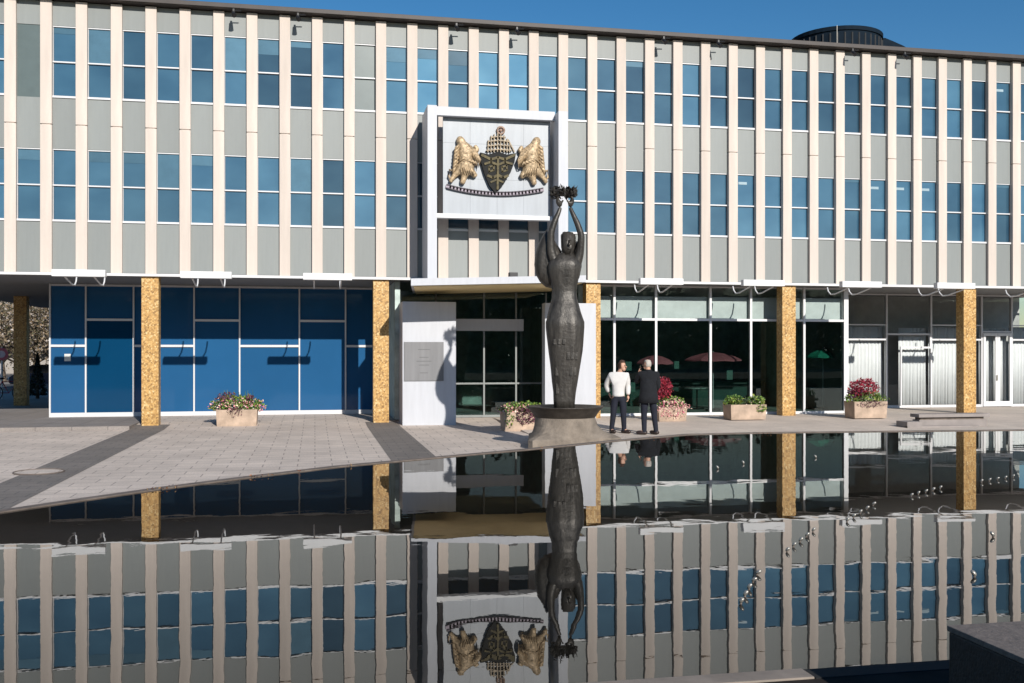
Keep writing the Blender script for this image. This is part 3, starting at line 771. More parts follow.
for a, b, n, lab in rows_:
    for i in range(n):
        t = i/(n-1); p = G(a[0]+(b[0]-a[0])*t, a[1]+(b[1]-a[1])*t, WZ)
        nozzle_at(p, 0.52+0.06*rnd.random(), 'small steel fountain nozzle in the '+lab, 'fountain nozzles of the '+lab, R(-40))
for px, py, lab in ((993, 537, 'lone steel fountain nozzle under the right fin reflections'), (974.5, 577, 'lone steel fountain nozzle above the granite block'), (718, 469, 'lone steel nozzle left of a pair near the far rim'),
                    (743.5, 464, 'lone steel nozzle in the dark glass reflection near the far rim'), (816, 458, 'lone steel nozzle between gold and white post reflections')):
    nozzle_at(G(px, py, WZ), 0.62, lab, 'single fountain nozzles', R(150))
# leaves caught at the rim
lf = MB()
for px, py in ((150,490.5),(156,490),(163,489.4),(170,488.8),(172,488.5),(255,477.6),(262,477),(268,476.2),(300,472),(757,433.8),(760,433.6),(764,433.8),(771,433.7),(350,466.6),(653,438.2),(545,448.8)):
    p = G(px, py+.8, WZ)
    for _ in range(3): lf.leaf((p.x+rnd.uniform(-.06, .06), p.y+rnd.uniform(-.02, .12), WZ+.018+rnd.uniform(0, .01)), .035, 2)
o = lf.build('fallen_leaves', M['fallen']); o['kind'] = 'stuff'; tag(o, 'brown fallen leaves caught along the pool rim', 'leaves')

# stone bench at the right
def bench():
    a = W(919.5, 417, 25.0); 
    p0 = G(919, 427.5, -.09); p1 = G(1003, 427.8, -.09)
    t = thing('stone_bench', 'long low stone bench with a lower step at its left end, behind the far rim', 'bench', (p0.x, p0.y, -.09))
    L = p1.x-p0.x
    MB().box(0, L, 0, .42, .27, .36, .008).build('seat', M['bench'], t)
    MB().box(.05, L-.05, .06, .38, .0, .2).build('base', M['bench'], t)
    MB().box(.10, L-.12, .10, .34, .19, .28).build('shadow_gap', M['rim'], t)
    MB().box(-.45, -.004, -.15, .38, .0, .17, .008).build('step', M['bench'], t)
    MB().box(-.45, L*.8, -.16, -.02, .0, .05, .005).build('foot_kerb', M['bench'], t)
bench()

# ------------------------------------------------------------------ planters and flowers
def planter(px0, px1, pyb, h, label, flabel, style, seed, gz=0.0):
    rnd.seed(seed)
    a = G(px0, pyb, gz); Y = a.y; x0, x1 = a.x, XA(px1, Y)
    w = x1-x0; dp = .60
    t = thing('planter', label, 'planter', (x0, Y, gz), 0, 'concrete planters on the plaza')
    b = MB(); tp = .035
    bmv = b.bm
    def ring(x0_, x1_, y0_, y1_, z): return [bmv.verts.new(v) for v in ((x0_, y0_, z), (x1_, y0_, z), (x1_, y1_, z), (x0_, y1_, z))]
    r0 = ring(tp*.6, w-tp*.6, tp*.6, dp-tp*.6, .0); r1 = ring(0, w, 0, dp, h-.06); r2 = ring(0, w, 0, dp, h); r3 = ring(.05, w-.05, .05, dp-.05, h); r4 = ring(.05, w-.05, .05, dp-.05, h-.07)
    for p, q in ((r0, r1), (r1, r2), (r2, r3), (r3, r4)):
        for i in range(4): bmv.faces.new((p[i], p[(i+1)%4], q[(i+1)%4], q[i]))
    bmv.faces.new(r0); bmv.faces.new(r4)
    b.build('box', M['planter'], t)
    MB().box(.055, w-.055, .055, dp-.055, h-.065, h-.04).build('soil', M['soil'], t)
    # plants
    f = thing('flower_bed', flabel, 'flowers', (x0, Y, h-.05+gz), 0, 'flower plantings in the planters')
    def blob(name, m, cx, cz, rx, rz, n, size, ry=.26, cy=None, up=.6, droop=False):
        q = MB(); cy = dp/2 if cy is None else cy
        for _ in range(n):
            while True:
                u = Vector((rnd.uniform(-1, 1), rnd.uniform(-1, 1), rnd.uniform(-1, 1)))
                if .35 < u.length < 1: break
            k = 1+.25*mnoise.noise(Vector((u.x*3+seed, u.y*3, u.z*3)))
            p = (cx+u.x*rx*k, cy+u.y*ry*k, cz+u.z*rz*k)
            if p[2] < -.02 and not (p[1] < -.0 or p[0] < 0 or p[0] > w): continue
            q.leaf(p, size, up)
        return q.build(name, m, f)
    if style == 0:
        blob('foliage', M['foliage'], w*.5, .16, w*.66, .27, 1700, .075)
        blob('trailing_foliage', M['purple_leaf'], w*.45, .0, w*.22, .14, 80, .06, .1, -.03)
        blob('purple_foliage', M['purple_leaf'], w*.25, .36, w*.28, .18, 220, .07); blob('purple_foliage', M['purple_leaf'], w*.80, .31, w*.10, .16, 110, .08)
        blob('pink_blossoms', M['pinkflower'], w*.5, .14, w*.74, .26, 620, .065, .35); blob('pale_blossoms', M['paleflower'], w*.5, .14, w*.55, .19, 200, .06, .33)
        st = MB()
        for _ in range(26): 
            x = rnd.uniform(.1, w-.1); st.tube([(x, .3, .1), (x+rnd.uniform(-.1,.1), .3, .55+rnd.uniform(-.12,.05))], [.006, .003], 4)
        st.build('stems', M['foliage'], f)
    elif style == 1:
        blob('foliage', M['foliage'], w*.5, .12, w*.6, .20, 800, .075)
        blob('pink_blossoms', M['pinkflower'], w*.45, .10, w*.62, .17, 460, .07, .34)
        blob('purple_foliage', M['purple_leaf'], w*.55, -.05, w*.30, .22, 260, .07, .12, -.04)
        blob('trailing_foliage', M['foliage'], w*.12, -.10, w*.12, .25, 90, .06, .1, -.02)
    elif style == 2:
        blob('foliage', M['foliage'], w*.55, .12, w*.56, .26, 700, .07)
        blob('red_blossoms', M['redflower'], w*.18, .60, w*.42, .36, 1100, .07, .33)
        blob('pink_blossoms', M['pinkflower'], w*.5, .02, w*.60, .30, 430, .06, .12, -.02); blob('pale_blossoms', M['paleflower'], w*.7, .14, w*.35, .20, 160, .06, .3)
    elif style == 3:
        blob('foliage', M['foliage'], w*.2, .14, w*.26, .20, 500, .08); blob('foliage', M['foliage'], w*.8, .12, w*.26, .20, 500, .08)
        blob('dark_foliage', M['hedge'], w*.5, .08, w*.5, .16, 420, .08); blob('pale_blossoms', M['paleflower'], w*.5, .12, w*.5, .17, 45, .06, .33)
        blob('trailing_foliage', M['foliage'], w*.85, -.05, w*.13, .15, 120, .06, .08, -.02)
    elif style == 4:
        blob('foliage', M['foliage'], w*.5, .14, w*.62, .21, 900, .08)
        blob('red_blossoms', M['redflower'], w*.42, .44, w*.46, .30, 900, .075, .32); blob('purple_foliage', M['purple_leaf'], w*.2, .28, w*.24, .20, 260, .08)
        blob('pale_blossoms', M['paleflower'], w*.55, .06, w*.52, .16, 110, .05, .33); blob('trailing_foliage', M['purple_leaf'], w*.5, -.02, w*.42, .12, 200, .05, .08, -.02)
planter(216, 257, 427, .47, 'concrete planter before the blue panels, left of the entrance', 'mixed pink and purple flowers in the planter by the blue panels', 0, 11, -.085)
planter(504, 545, 431.5, .50, 'concrete planter half hidden behind the statue pedestal', 'pink flowers and trailing purple leaves beside the statue pedestal', 1, 12, -.1)
planter(659, 687, 421.7, .40, 'concrete planter right behind the man in the dark coat', 'tall red bush with pink flowers behind the man in the dark coat', 2, 13, -.02)
planter(731, 766.5, 420, .44, 'concrete planter with low green leaves left of the gold column', 'low green plants in the planter left of the gold column', 3, 14)
planter(854.5, 887.5, 418.5, .50, 'concrete planter before the white curtains, right of the gold column', 'dome of dark red flowers over green leaves before the curtains', 4, 15)
rnd.seed(99)

# ------------------------------------------------------------------ statue on its pedestal
SC = G(565, 445.3, -.1)            # centre on the ground
SX, SY = SC.x, SC.y
sc_ = dep(SX, SY)/F
def L(px, py): return ((px-565)*sc_, CZ+(HOR-py)*sc_)
ped = thing('statue_pedestal', 'weathered stone pedestal flaring to a square foot with a dark bronze bowl on top', 'pedestal', (SX, SY, 0), -TH)
pb = MB()
foot = [(-.84, -1.0), (1.24, -.25), (1.10, 1.2), (-.78, 1.1)]
def sq(hw, z, k):
    pts = []
    for i in range(48):
        a = math.pi*1.25+2*math.pi*i/48; d = Vector((math.cos(a), math.sin(a))); best = None
        for q in range(4):
            A = Vector(foot[q]); Bv = Vector(foot[(q+1)%4])-A
            den = d.x*Bv.y-d.y*Bv.x
            if abs(den) < 1e-6: continue
            t = (A.x*Bv.y-A.y*Bv.x)/den; u = (A.x*d.y-A.y*d.x)/den
            if t > 0 and -1e-6 <= u <= 1+1e-6: best = t if best is None else min(best, t)
        r = hw*k+best*(1-k)
        pts.append(pb.bm.verts.new((r*d.x, r*d.y, z)))
    return pts
zt = L(565, 418)[1]
prof = [(.67, -.1, .0), (.67, .075, .0), (.67, .09, .03), (.67, .14, .33), (.67, .22, .66), (.67, .34, .90), (.67, zt+.02, 1.0)]
prev = None
for hw, z, rr in prof:
    cur = sq(hw, z, rr)
    if prev:
        for i in range(48): pb.bm.faces.new((prev[i], prev[(i+1)%48], cur[(i+1)%48], cur[i]))
    else: pb.bm.faces.new(cur)
    prev = cur
pb.bm.faces.new(prev)
pb.build('plinth', M['pedestal'], ped)
bw = MB(); zb = zt; zr = L(565, 406)[1]
bw.lathe([(.62, zb-.02), (.67, zb+.02), (.74, zb+.13), (.83, zr-.035), (.86, zr-.02), (.86, zr), (.81, zr), (.70, zr-.05), (.3, zb+.12)], 48)
bw.build('bowl', M['bowl'], ped, True)
st = thing('bronze_statue', 'tall dark bronze female figure raising a leafy wreath on the pedestal', 'statue', (SX, SY, 0), -TH)
# body: faceted lathe with measured half widths (px pairs)
prof_px = [(408.5,554,574.5),(400,553.4,575),(392,553,576),(382,552,577.8),(371.5,551,579.5),(361,549.8,581),(351,548.7,582.5),(343,547.6,583.2),(335,546.6,583.9),(327,545.8,584.3),(322,545.6,584.2),(319,546.6,583.2),
           (312,548.2,581),(305,550,579),(298,551.6,577.2),(291,552,576.6),(285,551.2,577.4),(279,549.6,578.4),(272,548,580),(266,547.6,581.2),(261,549.5,580),(257,554,576),(253,560,573.5)]
bd = MB(); pr = []
for y, a, b in prof_px:
    x0, z = L(a, y); x1, _ = L(b, y); hw = (x1-x0)/2
    ryk = .82 if y > 300 else .62
    pr.append((hw, z, (x0+x1)/2, hw*ryk))
seg = 40; rings = []
for (rx, z, xo, ry) in pr:
    ring = []
    for k in range(seg):
        t = 2*math.pi*k/seg; e = .78     # superellipse: flattened planes
        cx_, sy_ = math.cos(t), math.sin(t)
        wob = 1+.035*mnoise.noise(Vector((cx_*2.2, sy_*2.2, z*3.2)))
        # shallow cleft down the front of the legs and between the breasts
        fold = 0
        if sy_ < 0 and z < 3.0: fold = .05*math.exp(-(cx_/.16)**2)
        if sy_ < 0 and abs(z-4.0) < .16: fold -= .05*(math.exp(-((abs(cx_)-.42)/.22)**2))
        ring.append(bd.bm.verts.new((xo+rx*wob*math.copysign(abs(cx_)**e, cx_), ry*wob*math.copysign(abs(sy_)**e, sy_)*(1-fold), z)))
    rings.append(ring)
for q in range(len(rings)-1):
    for k in range(seg): bd.bm.faces.new((rings[q][k], rings[q][(k+1)%seg], rings[q+1][(k+1)%seg], rings[q+1][k]))
bd.bm.faces.new(rings[0][::-1]); bd.bm.faces.new(rings[-1])
bo = bd.build('body', M['bronze'], st, True)
def V3(px, py, y=0.0): x, z = L(px, py); return (x, y, z)
# belt of raised panels round the hips and skirt
rr_ = random.Random(4)
def body_at(z):
    for a, b in zip(pr[:-1], pr[1:]):
        if a[1] <= z <= b[1]:
            t = (z-a[1])/(b[1]-a[1]); return [a[q]+(b[q]-a[q])*t for q in range(4)]
    return pr[0]
for (y0, y1) in ((326, 334), (338, 346), (351, 361), (366, 377), (382, 395)):
    for u in (-.62, -.36, -.12, .14, .38, .62):
        if rr_.random() < .68: continue
        z0_ = L(0, y1)[1]; z1_ = L(0, y0)[1]; rx, _, xo, ry = body_at((z0_+z1_)/2)
        x_ = xo+u*rx; yy = -ry*(1-abs(u)**2.5)**.4
        MB().box(x_-.034, x_+.034, yy-.012, yy+.06, z0_+.03, z1_-.03, .01).build('relief_panel', M['bronze'], st)
# arms, shoulders, neck, head as one skinned figure top
arms_v = [V3(565,264), V3(567.5,256,-.02), V3(569,249,-.03), V3(569.5,242,-.03),             # 0-3 neck, head
          V3(554,263), V3(550.8,250,-.05), V3(550.8,233,-.10), V3(554.5,222,-.10), V3(558.5,213,-.08), V3(560.3,207.5,-.06),    # 4-9 left arm to wrist
          V3(577,264), V3(580,252,-.05), V3(581.2,236,-.10), V3(577,224,-.10), V3(572,213,-.08), V3(569.8,207.5,-.06)]           # 10-15 right arm
arms_e = [(0,1),(1,2),(2,3),(0,4),(4,5),(5,6),(6,7),(7,8),(8,9),(0,10),(10,11),(11,12),(12,13),(13,14),(14,15)]
arms_r = [.95*q for q in [.24,.095,.13,.13,.15,.105,.085,.075,.055,.045,.14,.10,.085,.075,.055,.045]]
skin('arms_and_head', arms_v, arms_e, arms_r, M['bronze'], st)
# hair block: flat cut head turned up
hb = MB(); 
hp = [L(*p) for p in ((561,233),(566,231.6),(574.5,233.2),(576,240),(574.5,249),(571,256),(564,257),(561.5,248))]
hb.prism(hp, -.13, .24, 'y'); bmesh.ops.bevel(hb.bm, geom=list(hb.bm.edges), offset=.035, segments=2, affect='EDGES')
hb.build('hair', M['bronze'], st, True)
fc = MB()
for (px, py, r) in ((566.3,241,.016),(571,241,.016)): fc.ball(V3(px, py, -.14), r)
fc.tube([V3(568.7,241,-.15), V3(568.9,245,-.19), V3(568.7,246.5,-.15)], [.018,.03,.02], 6); fc.ball(V3(568.7,249.3,-.14), .03, (1.4,.6,.5))
fc.build('face', M['bronze'], st, True)
# hands with fingers
def shand(wx, wy, tx, ty, s, name='hand'):
    w0 = Vector(V3(wx, wy, -.06)); t0 = Vector(V3(tx, ty, -.05)); d = (t0-w0)
    pv = [w0, w0+d*.35, w0+d*.55]; pe = [(0,1),(1,2)]; rr = [.045, .065, .062]
    for i, off in enumerate((-.06, -.02, .02, .055)):
        b_ = len(pv); base = w0+d*.55+Vector((0, off, 0))
        pv += [base+d*.18, base+d*(.34+.03*(i in (1, 2)))+Vector((s*.03, 0, 0)), base+d*(.45+.04*(i in (1, 2)))+Vector((s*.09, 0, 0))]
        pe += [(2, b_), (b_, b_+1), (b_+1, b_+2)]; rr += [.026, .023, .018]
    b_ = len(pv); pv += [w0+d*.4+Vector((s*.06, -.05, 0)), w0+d*.6+Vector((s*.12, -.06, 0))]; pe += [(1, b_), (b_, b_+1)]; rr += [.026, .02]
    skin(name, pv, pe, rr, M['bronze'], st)
shand(560.3, 207.8, 556, 196, 1); shand(569.8, 207.8, 573.3, 196, -1)
# drape / wing behind the left shoulder and the smaller one on the right
dw = MB()
def drape(outline, y0, y1, bulge, name):
    q = MB(); pts = [L(*p) for p in outline]; n = len(pts)
    cx_ = sum(p[0] for p in pts)/n; cz_ = sum(p[1] for p in pts)/n
    layers = []
    for (k, y) in ((.55, y0-bulge*.2), (.85, y0), (1.0, (y0+y1)/2), (.85, y1), (.5, y1+bulge)):
        layers.append([q.bm.verts.new((cx_+(p[0]-cx_)*k, y, cz_+(p[1]-cz_)*k)) for p in pts])
    q.bm.faces.new(layers[0]); q.bm.faces.new(layers[-1])
    for a, b in zip(layers[:-1], layers[1:]):
        for i in range(n): q.bm.faces.new((a[i], a[(i+1)%n], b[(i+1)%n], b[i]))
    q.build(name, M['bronze'], st, True)
drape([(547,228),(543,234),(538.5,243),(535.3,254),(534.4,264),(536,274),(540,281),(546,286.5),(553,288),(560,282),(566,268),(562,250),(553,236)], .02, .40, .18, 'drapery')
drape([(577,240),(581,241),(582.5,252),(582.3,266),(580,277),(576,284),(570,283),(568,268),(572,252)], .05, .34, .14, 'drapery')
# wreath
wr = MB(); cx_, cz_ = L(563.5, 192.5)
for i in range(420):
    a = rnd.uniform(0, 2*math.pi); rr = .225+rnd.uniform(-.05, .06)
    c_ = Vector((cx_+rr*math.cos(a), rr*math.sin(a), cz_+rnd.uniform(-.10, .09)))
    d = Vector((math.cos(a)*rnd.uniform(-.3, 1), math.sin(a)*rnd.uniform(-.3, 1), rnd.uniform(-.25, .9))).normalized()
    n = d.orthogonal().normalized(); s_ = rnd.uniform(.05, .10)
    q_ = d.cross(n)
    f = [wr.bm.verts.new(c_+d*a_*s_+q_*b_*s_+n*e_*s_) for a_, b_, e_ in ((-.6,0,0),(0,-.32,.1),(1,0,0),(0,.32,.1),(0,0,-.12))]
    for t in ((0,1,4),(1,2,4),(2,3,4),(3,0,4),(0,3,2),(0,2,1)): wr.bm.faces.new([f[k] for k in t])
wr.tube([(cx_+.22*math.cos(t), .22*math.sin(t), cz_) for t in [2*math.pi*i/24 for i in range(25)]], .055, 8, False)
wr.build('wreath', M['bronze'], st)

# ------------------------------------------------------------------ people
def person(px, py, label, rz):
    g_ = G(px, py, -.09); t = thing('person', label, 'person', (g_.x, g_.y, -.09), rz, 'two men standing by the pool'); t.scale = (1.05,)*3; return t
def head(t, c, r, face_dir, hair_m, bald=False):
    """c: centre of the head, face_dir: angle of the face in the local frame (0 = toward -y)"""
    pass
def man(t, P, hair, top_m, top_name, long_coat, face, hairstyle):
    """P: joint dict in local coords (x right, y away, z up)"""
    J = P; names = list(J.keys()); idx = {n: i for i, n in enumerate(names)}
    rad = dict(pelvis=(.15,.12), waist=(.135,.105), chest=(.165,.12), neckb=.075, neck=.056, skull=.085, crown=.075, shL=.07, elL=.046, wrL=.030, shR=.07, elR=.046, wrR=.030,
               hpL=.095, knL=.062, anL=.042, toL=.036, hpR=.095, knR=.062, anR=.042, toR=.036)
    ed = [('pelvis','waist'),('waist','chest'),('chest','neckb'),('neckb','neck'),('neck','skull'),('skull','crown'),('chest','shL'),('shL','elL'),('elL','wrL'),('chest','shR'),('shR','elR'),('elR','wrR'),
          ('pelvis','hpL'),('hpL','knL'),('knL','anL'),('anL','toL'),('pelvis','hpR'),('hpR','knR'),('knR','anR'),('anR','toR')]
    body = skin('body', [J[n] for n in names], [(idx[a], idx[b]) for a, b in ed], [(tuple(q*.8 for q in rad[n]) if isinstance(rad[n], tuple) else rad[n]*(.8 if n[:2] in ('hp', 'kn', 'sh') else 1)) for n in names], M['skin'], t, 2)
    def part(name, nodes, edges, scale, m, extra=0.02, sub=2, radii=None):
        ii = {n: i for i, n in enumerate(nodes)}
        rr = []
        for n in nodes:
            r = (radii or {}).get(n, rad.get(n, .05)); rr.append(tuple(q*scale+extra for q in r) if isinstance(r, tuple) else r*scale+extra)
        return skin(name, [J[n] if n in J else P2[n] for n in nodes], [(ii[a], ii[b]) for a, b in edges], rr, m, t, sub)
    P2 = dict(hem=J['pelvis']+Vector((0, 0, -.05)), band=J['pelvis']+Vector((0, 0, .09)), ftL=Vector((J['anL'].x, J['anL'].y, .03)), ftR=Vector((J['anR'].x, J['anR'].y, .03)))
    part(top_name, ['hem','pelvis','waist','chest','neckb','shL','elL','wrL','shR','elR','wrR'], [('hem','pelvis'),('pelvis','waist'),('waist','chest'),('chest','neckb'),('chest','shL'),('shL','elL'),('elL','wrL'),('chest','shR'),('shR','elR'),('elR','wrR')], 1.0, top_m, .024,
         radii={'wrL': .032, 'wrR': .032, 'neckb': .06, 'pelvis': (.14, .115), 'hem': (.135, .11)})
    part('trousers', ['pelvis','band','hpL','knL','anL','ftL','hpR','knR','anR','ftR'], [('pelvis','band'),('pelvis','hpL'),('hpL','knL'),('knL','anL'),('anL','ftL'),('pelvis','hpR'),('hpR','knR'),('knR','anR'),('anR','ftR')], 1.0, M['denim'], .018, radii={'pelvis': (.13, .105), 'band': (.115, .09), 'ftL': .042, 'ftR': .042})
    if long_coat:
        m_ = MB(); pz = J['pelvis'].z; x_, y_ = J['pelvis'].x, J['pelvis'].y
        m_.lathe([(.235, pz-.20, x_, .17), (.225, pz-.05, x_, .165), (.20, pz+.12, x_, .15), (.20, pz+.3, x_, .15), (.12, pz+.42, x_, .1)], 28, 0, y_)
        m_.build('coat_skirt', top_m, t, True)
        cm = MB(); nb = J['neckb']; cm.tube([nb+Vector((0, 0, -.02)), nb+Vector((0, 0, .05))], [.10, .082], 14, False); cm.build('collar', top_m, t, True)
    for s in 'LR':
        a = J['an'+s]; to = J['to'+s]
        sh_ = MB(); d = (to-a); d.z = 0; d.normalize()
        b0 = Vector((a.x, a.y, .045))-d*.05
        sh_.tube([b0-d*.02, b0+d*.04, b0+d*.14, b0+d*.21, b0+d*.245], [.035, .052, .050, .044, .02], 10)
        o = sh_.build('shoe', M['shoe'], t, True)
    # head features
    c_ = J['skull']; f = Vector(face).normalized(); r_ = f.cross(Vector((0, 0, 1))).normalized(); u_ = Vector((0, 0, 1))
    hd = MB(); hd.ball(c_+Vector((0,0,.02))-f*.005, .098, (.82, .95, 1.18), 3); hd.ball(c_+f*.035-u_*.055, .062, (.9,.9,1), 2)
    hd.tube([c_+f*.085+u_*.02, c_+f*.115-u_*.015, c_+f*.09-u_*.025], [.010, .017, .012], 6)
    for s in (-1, 1): hd.ball(c_+r_*s*.082-f*.005, .028, (.35, .6, 1), 2)
    hd.build('head', M['skin'], t, True)
    ey = MB()
    for s in (-1, 1): ey.ball(c_+f*.086+r_*s*.033+u_*.022, .011)
    ey.build('eyes', M['eye'], t, True)
    MB().ball(c_+f*.093-u_*.052, .022, (1, 1, .35)).build('mouth', M['lip'], t, True)
    hr = MB()
    bmesh.ops.create_icosphere(hr.bm, subdivisions=4, radius=1, matrix=Matrix.Translation(c_+Vector((0,0,.03))-f*.012) @ Matrix.Diagonal((.090, .104, .122, 1)))
    dele = []
    for v in hr.bm.verts:
        q = v.co-(c_+Vector((0,0,.03)))
        ff, uu = q.dot(f), q.z
        if hairstyle == 'full':
            if (ff > .035 and uu < .055) or uu < -.07: dele.append(v)
            else: v.co += (v.co-c_).normalized()*(.010+.018*mnoise.noise(v.co*24))
        else:
            if (ff > -.01 and uu < .045) or uu < -.075 or uu > .098: dele.append(v)
            else: v.co += (v.co-c_).normalized()*(.004*mnoise.noise(v.co*24))
    bmesh.ops.delete(hr.bm, geom=dele, context='VERTS')
    hr.build('hair', hair, t, True)
    return body
def hand(t, w, d, curl, s=1, thumb=None):
    """w wrist, d unit direction of the palm, curl a unit vector the fingers bend toward"""
    w, d, curl = Vector(w), Vector(d).normalized(), Vector(curl).normalized(); side = d.cross(curl).normalized()
    pv = [w, w+d*.04, w+d*.085]; pe = [(0,1),(1,2)]; rr = [.026, (.034,.022), (.036,.02)]
    for i, o_ in enumerate((-.030, -.010, .010, .029)):
        b_ = len(pv); base = w+d*.088+side*o_; l = (.034, .040, .037, .029)[i]
        pv += [base, base+d*l+curl*.006, base+d*l*1.6+curl*l*.7, base+d*l*1.7+curl*l*1.3]; pe += [(2, b_), (b_, b_+1), (b_+1, b_+2), (b_+2, b_+3)]; rr += [.011, .010, .009, .008]
    b_ = len(pv); th = side*(-.03*s)
    pv += [w+d*.04+th+curl*.012, w+d*.07+th*1.6+curl*.03, w+d*.095+th*1.5+curl*.045]; pe += [(1, b_), (b_, b_+1), (b_+1, b_+2)]; rr += [.013, .011, .009]
    return skin('hand', pv, pe, rr, M['skin'], t, 1)
V = Vector
# man in the white sweater: faces right, left-hand elbow out
t1 = person(618.5, 433.2, 'man in white sweater and dark jeans standing left of the man in the coat', -TH)
J1 = dict(pelvis=V((.0,0,.92)), waist=V((.0,.01,1.08)), chest=V((.01,.0,1.32)), neckb=V((.03,-.0,1.46)), neck=V((.05,-.01,1.52)), skull=V((.09,-.03,1.615)), crown=V((.09,-.02,1.68)),
          shL=V((-.185,.03,1.40)), elL=V((-.285,.14,1.16)), wrL=V((-.215,.17,.98)), shR=V((.20,-.02,1.40)), elR=V((.235,.03,1.13)), wrR=V((.225,-.06,.92)),
          hpL=V((-.095,.01,.86)), knL=V((-.125,-.02,.48)), anL=V((-.165,.02,.09)), toL=V((-.12,-.10,.04)), hpR=V((.10,-.01,.86)), knR=V((.115,-.05,.48)), anR=V((.135,.0,.09)), toR=V((.24,-.09,.04)))
man(t1, J1, M['hair_brown'], M['sweater'], 'sweater', False, (.80, -.6, 0), 'full')
hand(t1, J1['wrL'], (.25, -.1, -1), (.6, 0, 0)); hand(t1, J1['wrR'], (0, -.25, -1), (-.6, 0, 0), -1)
# man in the dark coat: back three quarters to the camera, phone at his left
t2 = person(648.5, 434.4, 'man with white hair in a long dark coat holding a phone up to his face', -TH)
J2 = dict(pelvis=V((.0,0,.95)), waist=V((.01,.0,1.10)), chest=V((.01,.0,1.35)), neckb=V((.0,.01,1.50)), neck=V((-.01,.0,1.56)), skull=V((-.03,.02,1.655)), crown=V((-.03,.02,1.72)),
          shL=V((-.19,.06,1.43)), elL=V((-.27,.19,1.22)), wrL=V((-.215,.17,1.44)), shR=V((.20,-.03,1.43)), elR=V((.23,.0,1.15)), wrR=V((.17,.17,1.02)),
          hpL=V((-.09,.0,.88)), knL=V((-.105,.02,.49)), anL=V((-.10,.0,.09)), toL=V((-.20,.02,.04)), hpR=V((.10,.0,.88)), knR=V((.135,.03,.49)), anR=V((.185,.03,.09)), toR=V((.10,.13,.04)))
man(t2, J2, M['hair_grey'], M['coat'], 'coat', True, (-.85, .5, 0), 'balding')
hand(t2, J2['wrL'], (.15, -.05, 1), (.8, -.1, 0)); hand(t2, J2['wrR'], (-.3, .4, -1), (-.6, 0, 0), -1)
hp_ = J2['wrL']+V((.045, -.02, .12))
ph = MB().box(-.008, .008, -.038, .038, -.075, .075, .004).build('mobile_phone', M['phone']); 
ph.rotation_euler = (0, 0, -TH); gg = G(648.5, 434.4, -.09); ph.scale = (1.05,)*3
ph.location = V((gg.x, gg.y, -.09))+Matrix.Rotation(-TH, 3, 'Z') @ hp_*1.05
tag(ph, 'black mobile phone held up by the man in the dark coat', 'phone')

# ------------------------------------------------------------------ parasols and tables inside the glazed hall
def parasol(px, pyt, width, Y, m, label):
    p = W(px, pyt, Y); t = thing('parasol', label, 'parasol', (p.x, Y, .03), 0, 'parasols inside the glazed hall')
    h = p.z-.03
    c_ = MB(); n = 8; top = c_.bm.verts.new((0, 0, h)); prev = None; rings = []
    for k, (r, z) in enumerate(((.4, h-.05), (.8, h-.15), (1.0, h-.24), (1.0, h-.29))):
        rings.append([c_.bm.verts.new((r*width/2*math.cos(2*math.pi*i/16)*(1 if i%2 == 0 else .95), r*width/2*math.sin(2*math.pi*i/16)*(1 if i%2 == 0 else .95), z+(0 if i%2 == 0 else -.02))) for i in range(16)])
    for i in range(16): c_.bm.faces.new((top, rings[0][i], rings[0][(i+1)%16]))
    for a, b in zip(rings[:-1], rings[1:]):
        for i in range(16): c_.bm.faces.new((a[i], b[i], b[(i+1)%16], a[(i+1)%16]))
    c_.build('canopy', m, t)
    MB().tube([(0, 0, 0), (0, 0, h+.03)], .02, 8).build('pole', M['whiteframe'], t)
    MB().lathe([(.25, 0), (.25, .05), (.05, .08)], 20).build('base', M['blackmetal'], t)
parasol(713, 352, 1.95, 31.3, M['pink'], 'pink parasol seen through the dark glass, above the green planter')
parasol(655, 355, 1.25, 31.3, M['pink'], 'pink parasol seen through the glass behind the two men')
parasol(823, 349, 1.12, 30.9, M['green_canvas'], 'green parasol seen through the glass right of the gold column')
def table(X, Y, lab):
    t = thing('cafe_table', lab, 'table', (X, Y, .03), 0, 'round tables inside the glazed hall')
    MB().lathe([(.42, .70), (.43, .72), (.42, .74)], 24).build('tabletop', M['transom_blind'], t); MB().tube([(0, 0, .03), (0, 0, .7)], .03, 8).build('stem', M['blackmetal'], t)
    MB().lathe([(.25, 0), (.25, .03)], 20).build('foot', M['blackmetal'], t)
table(XA(697, 32.4), 32.4, 'small round table in front of the pink parasol, inside the glass'); table(XA(812, 31.9), 31.9, 'small round table under the green parasol, inside the glass')
# notice on the blue panel
p = W(67.5, 357.5, YL-.01); o = MB().box(-.09, .09, -.012, -.002, -.11, .11).build('notice', M['paper'], loc=(p.x, YL, p.z)); tag(o, 'small white notice stuck on the leftmost blue panel', 'notice')

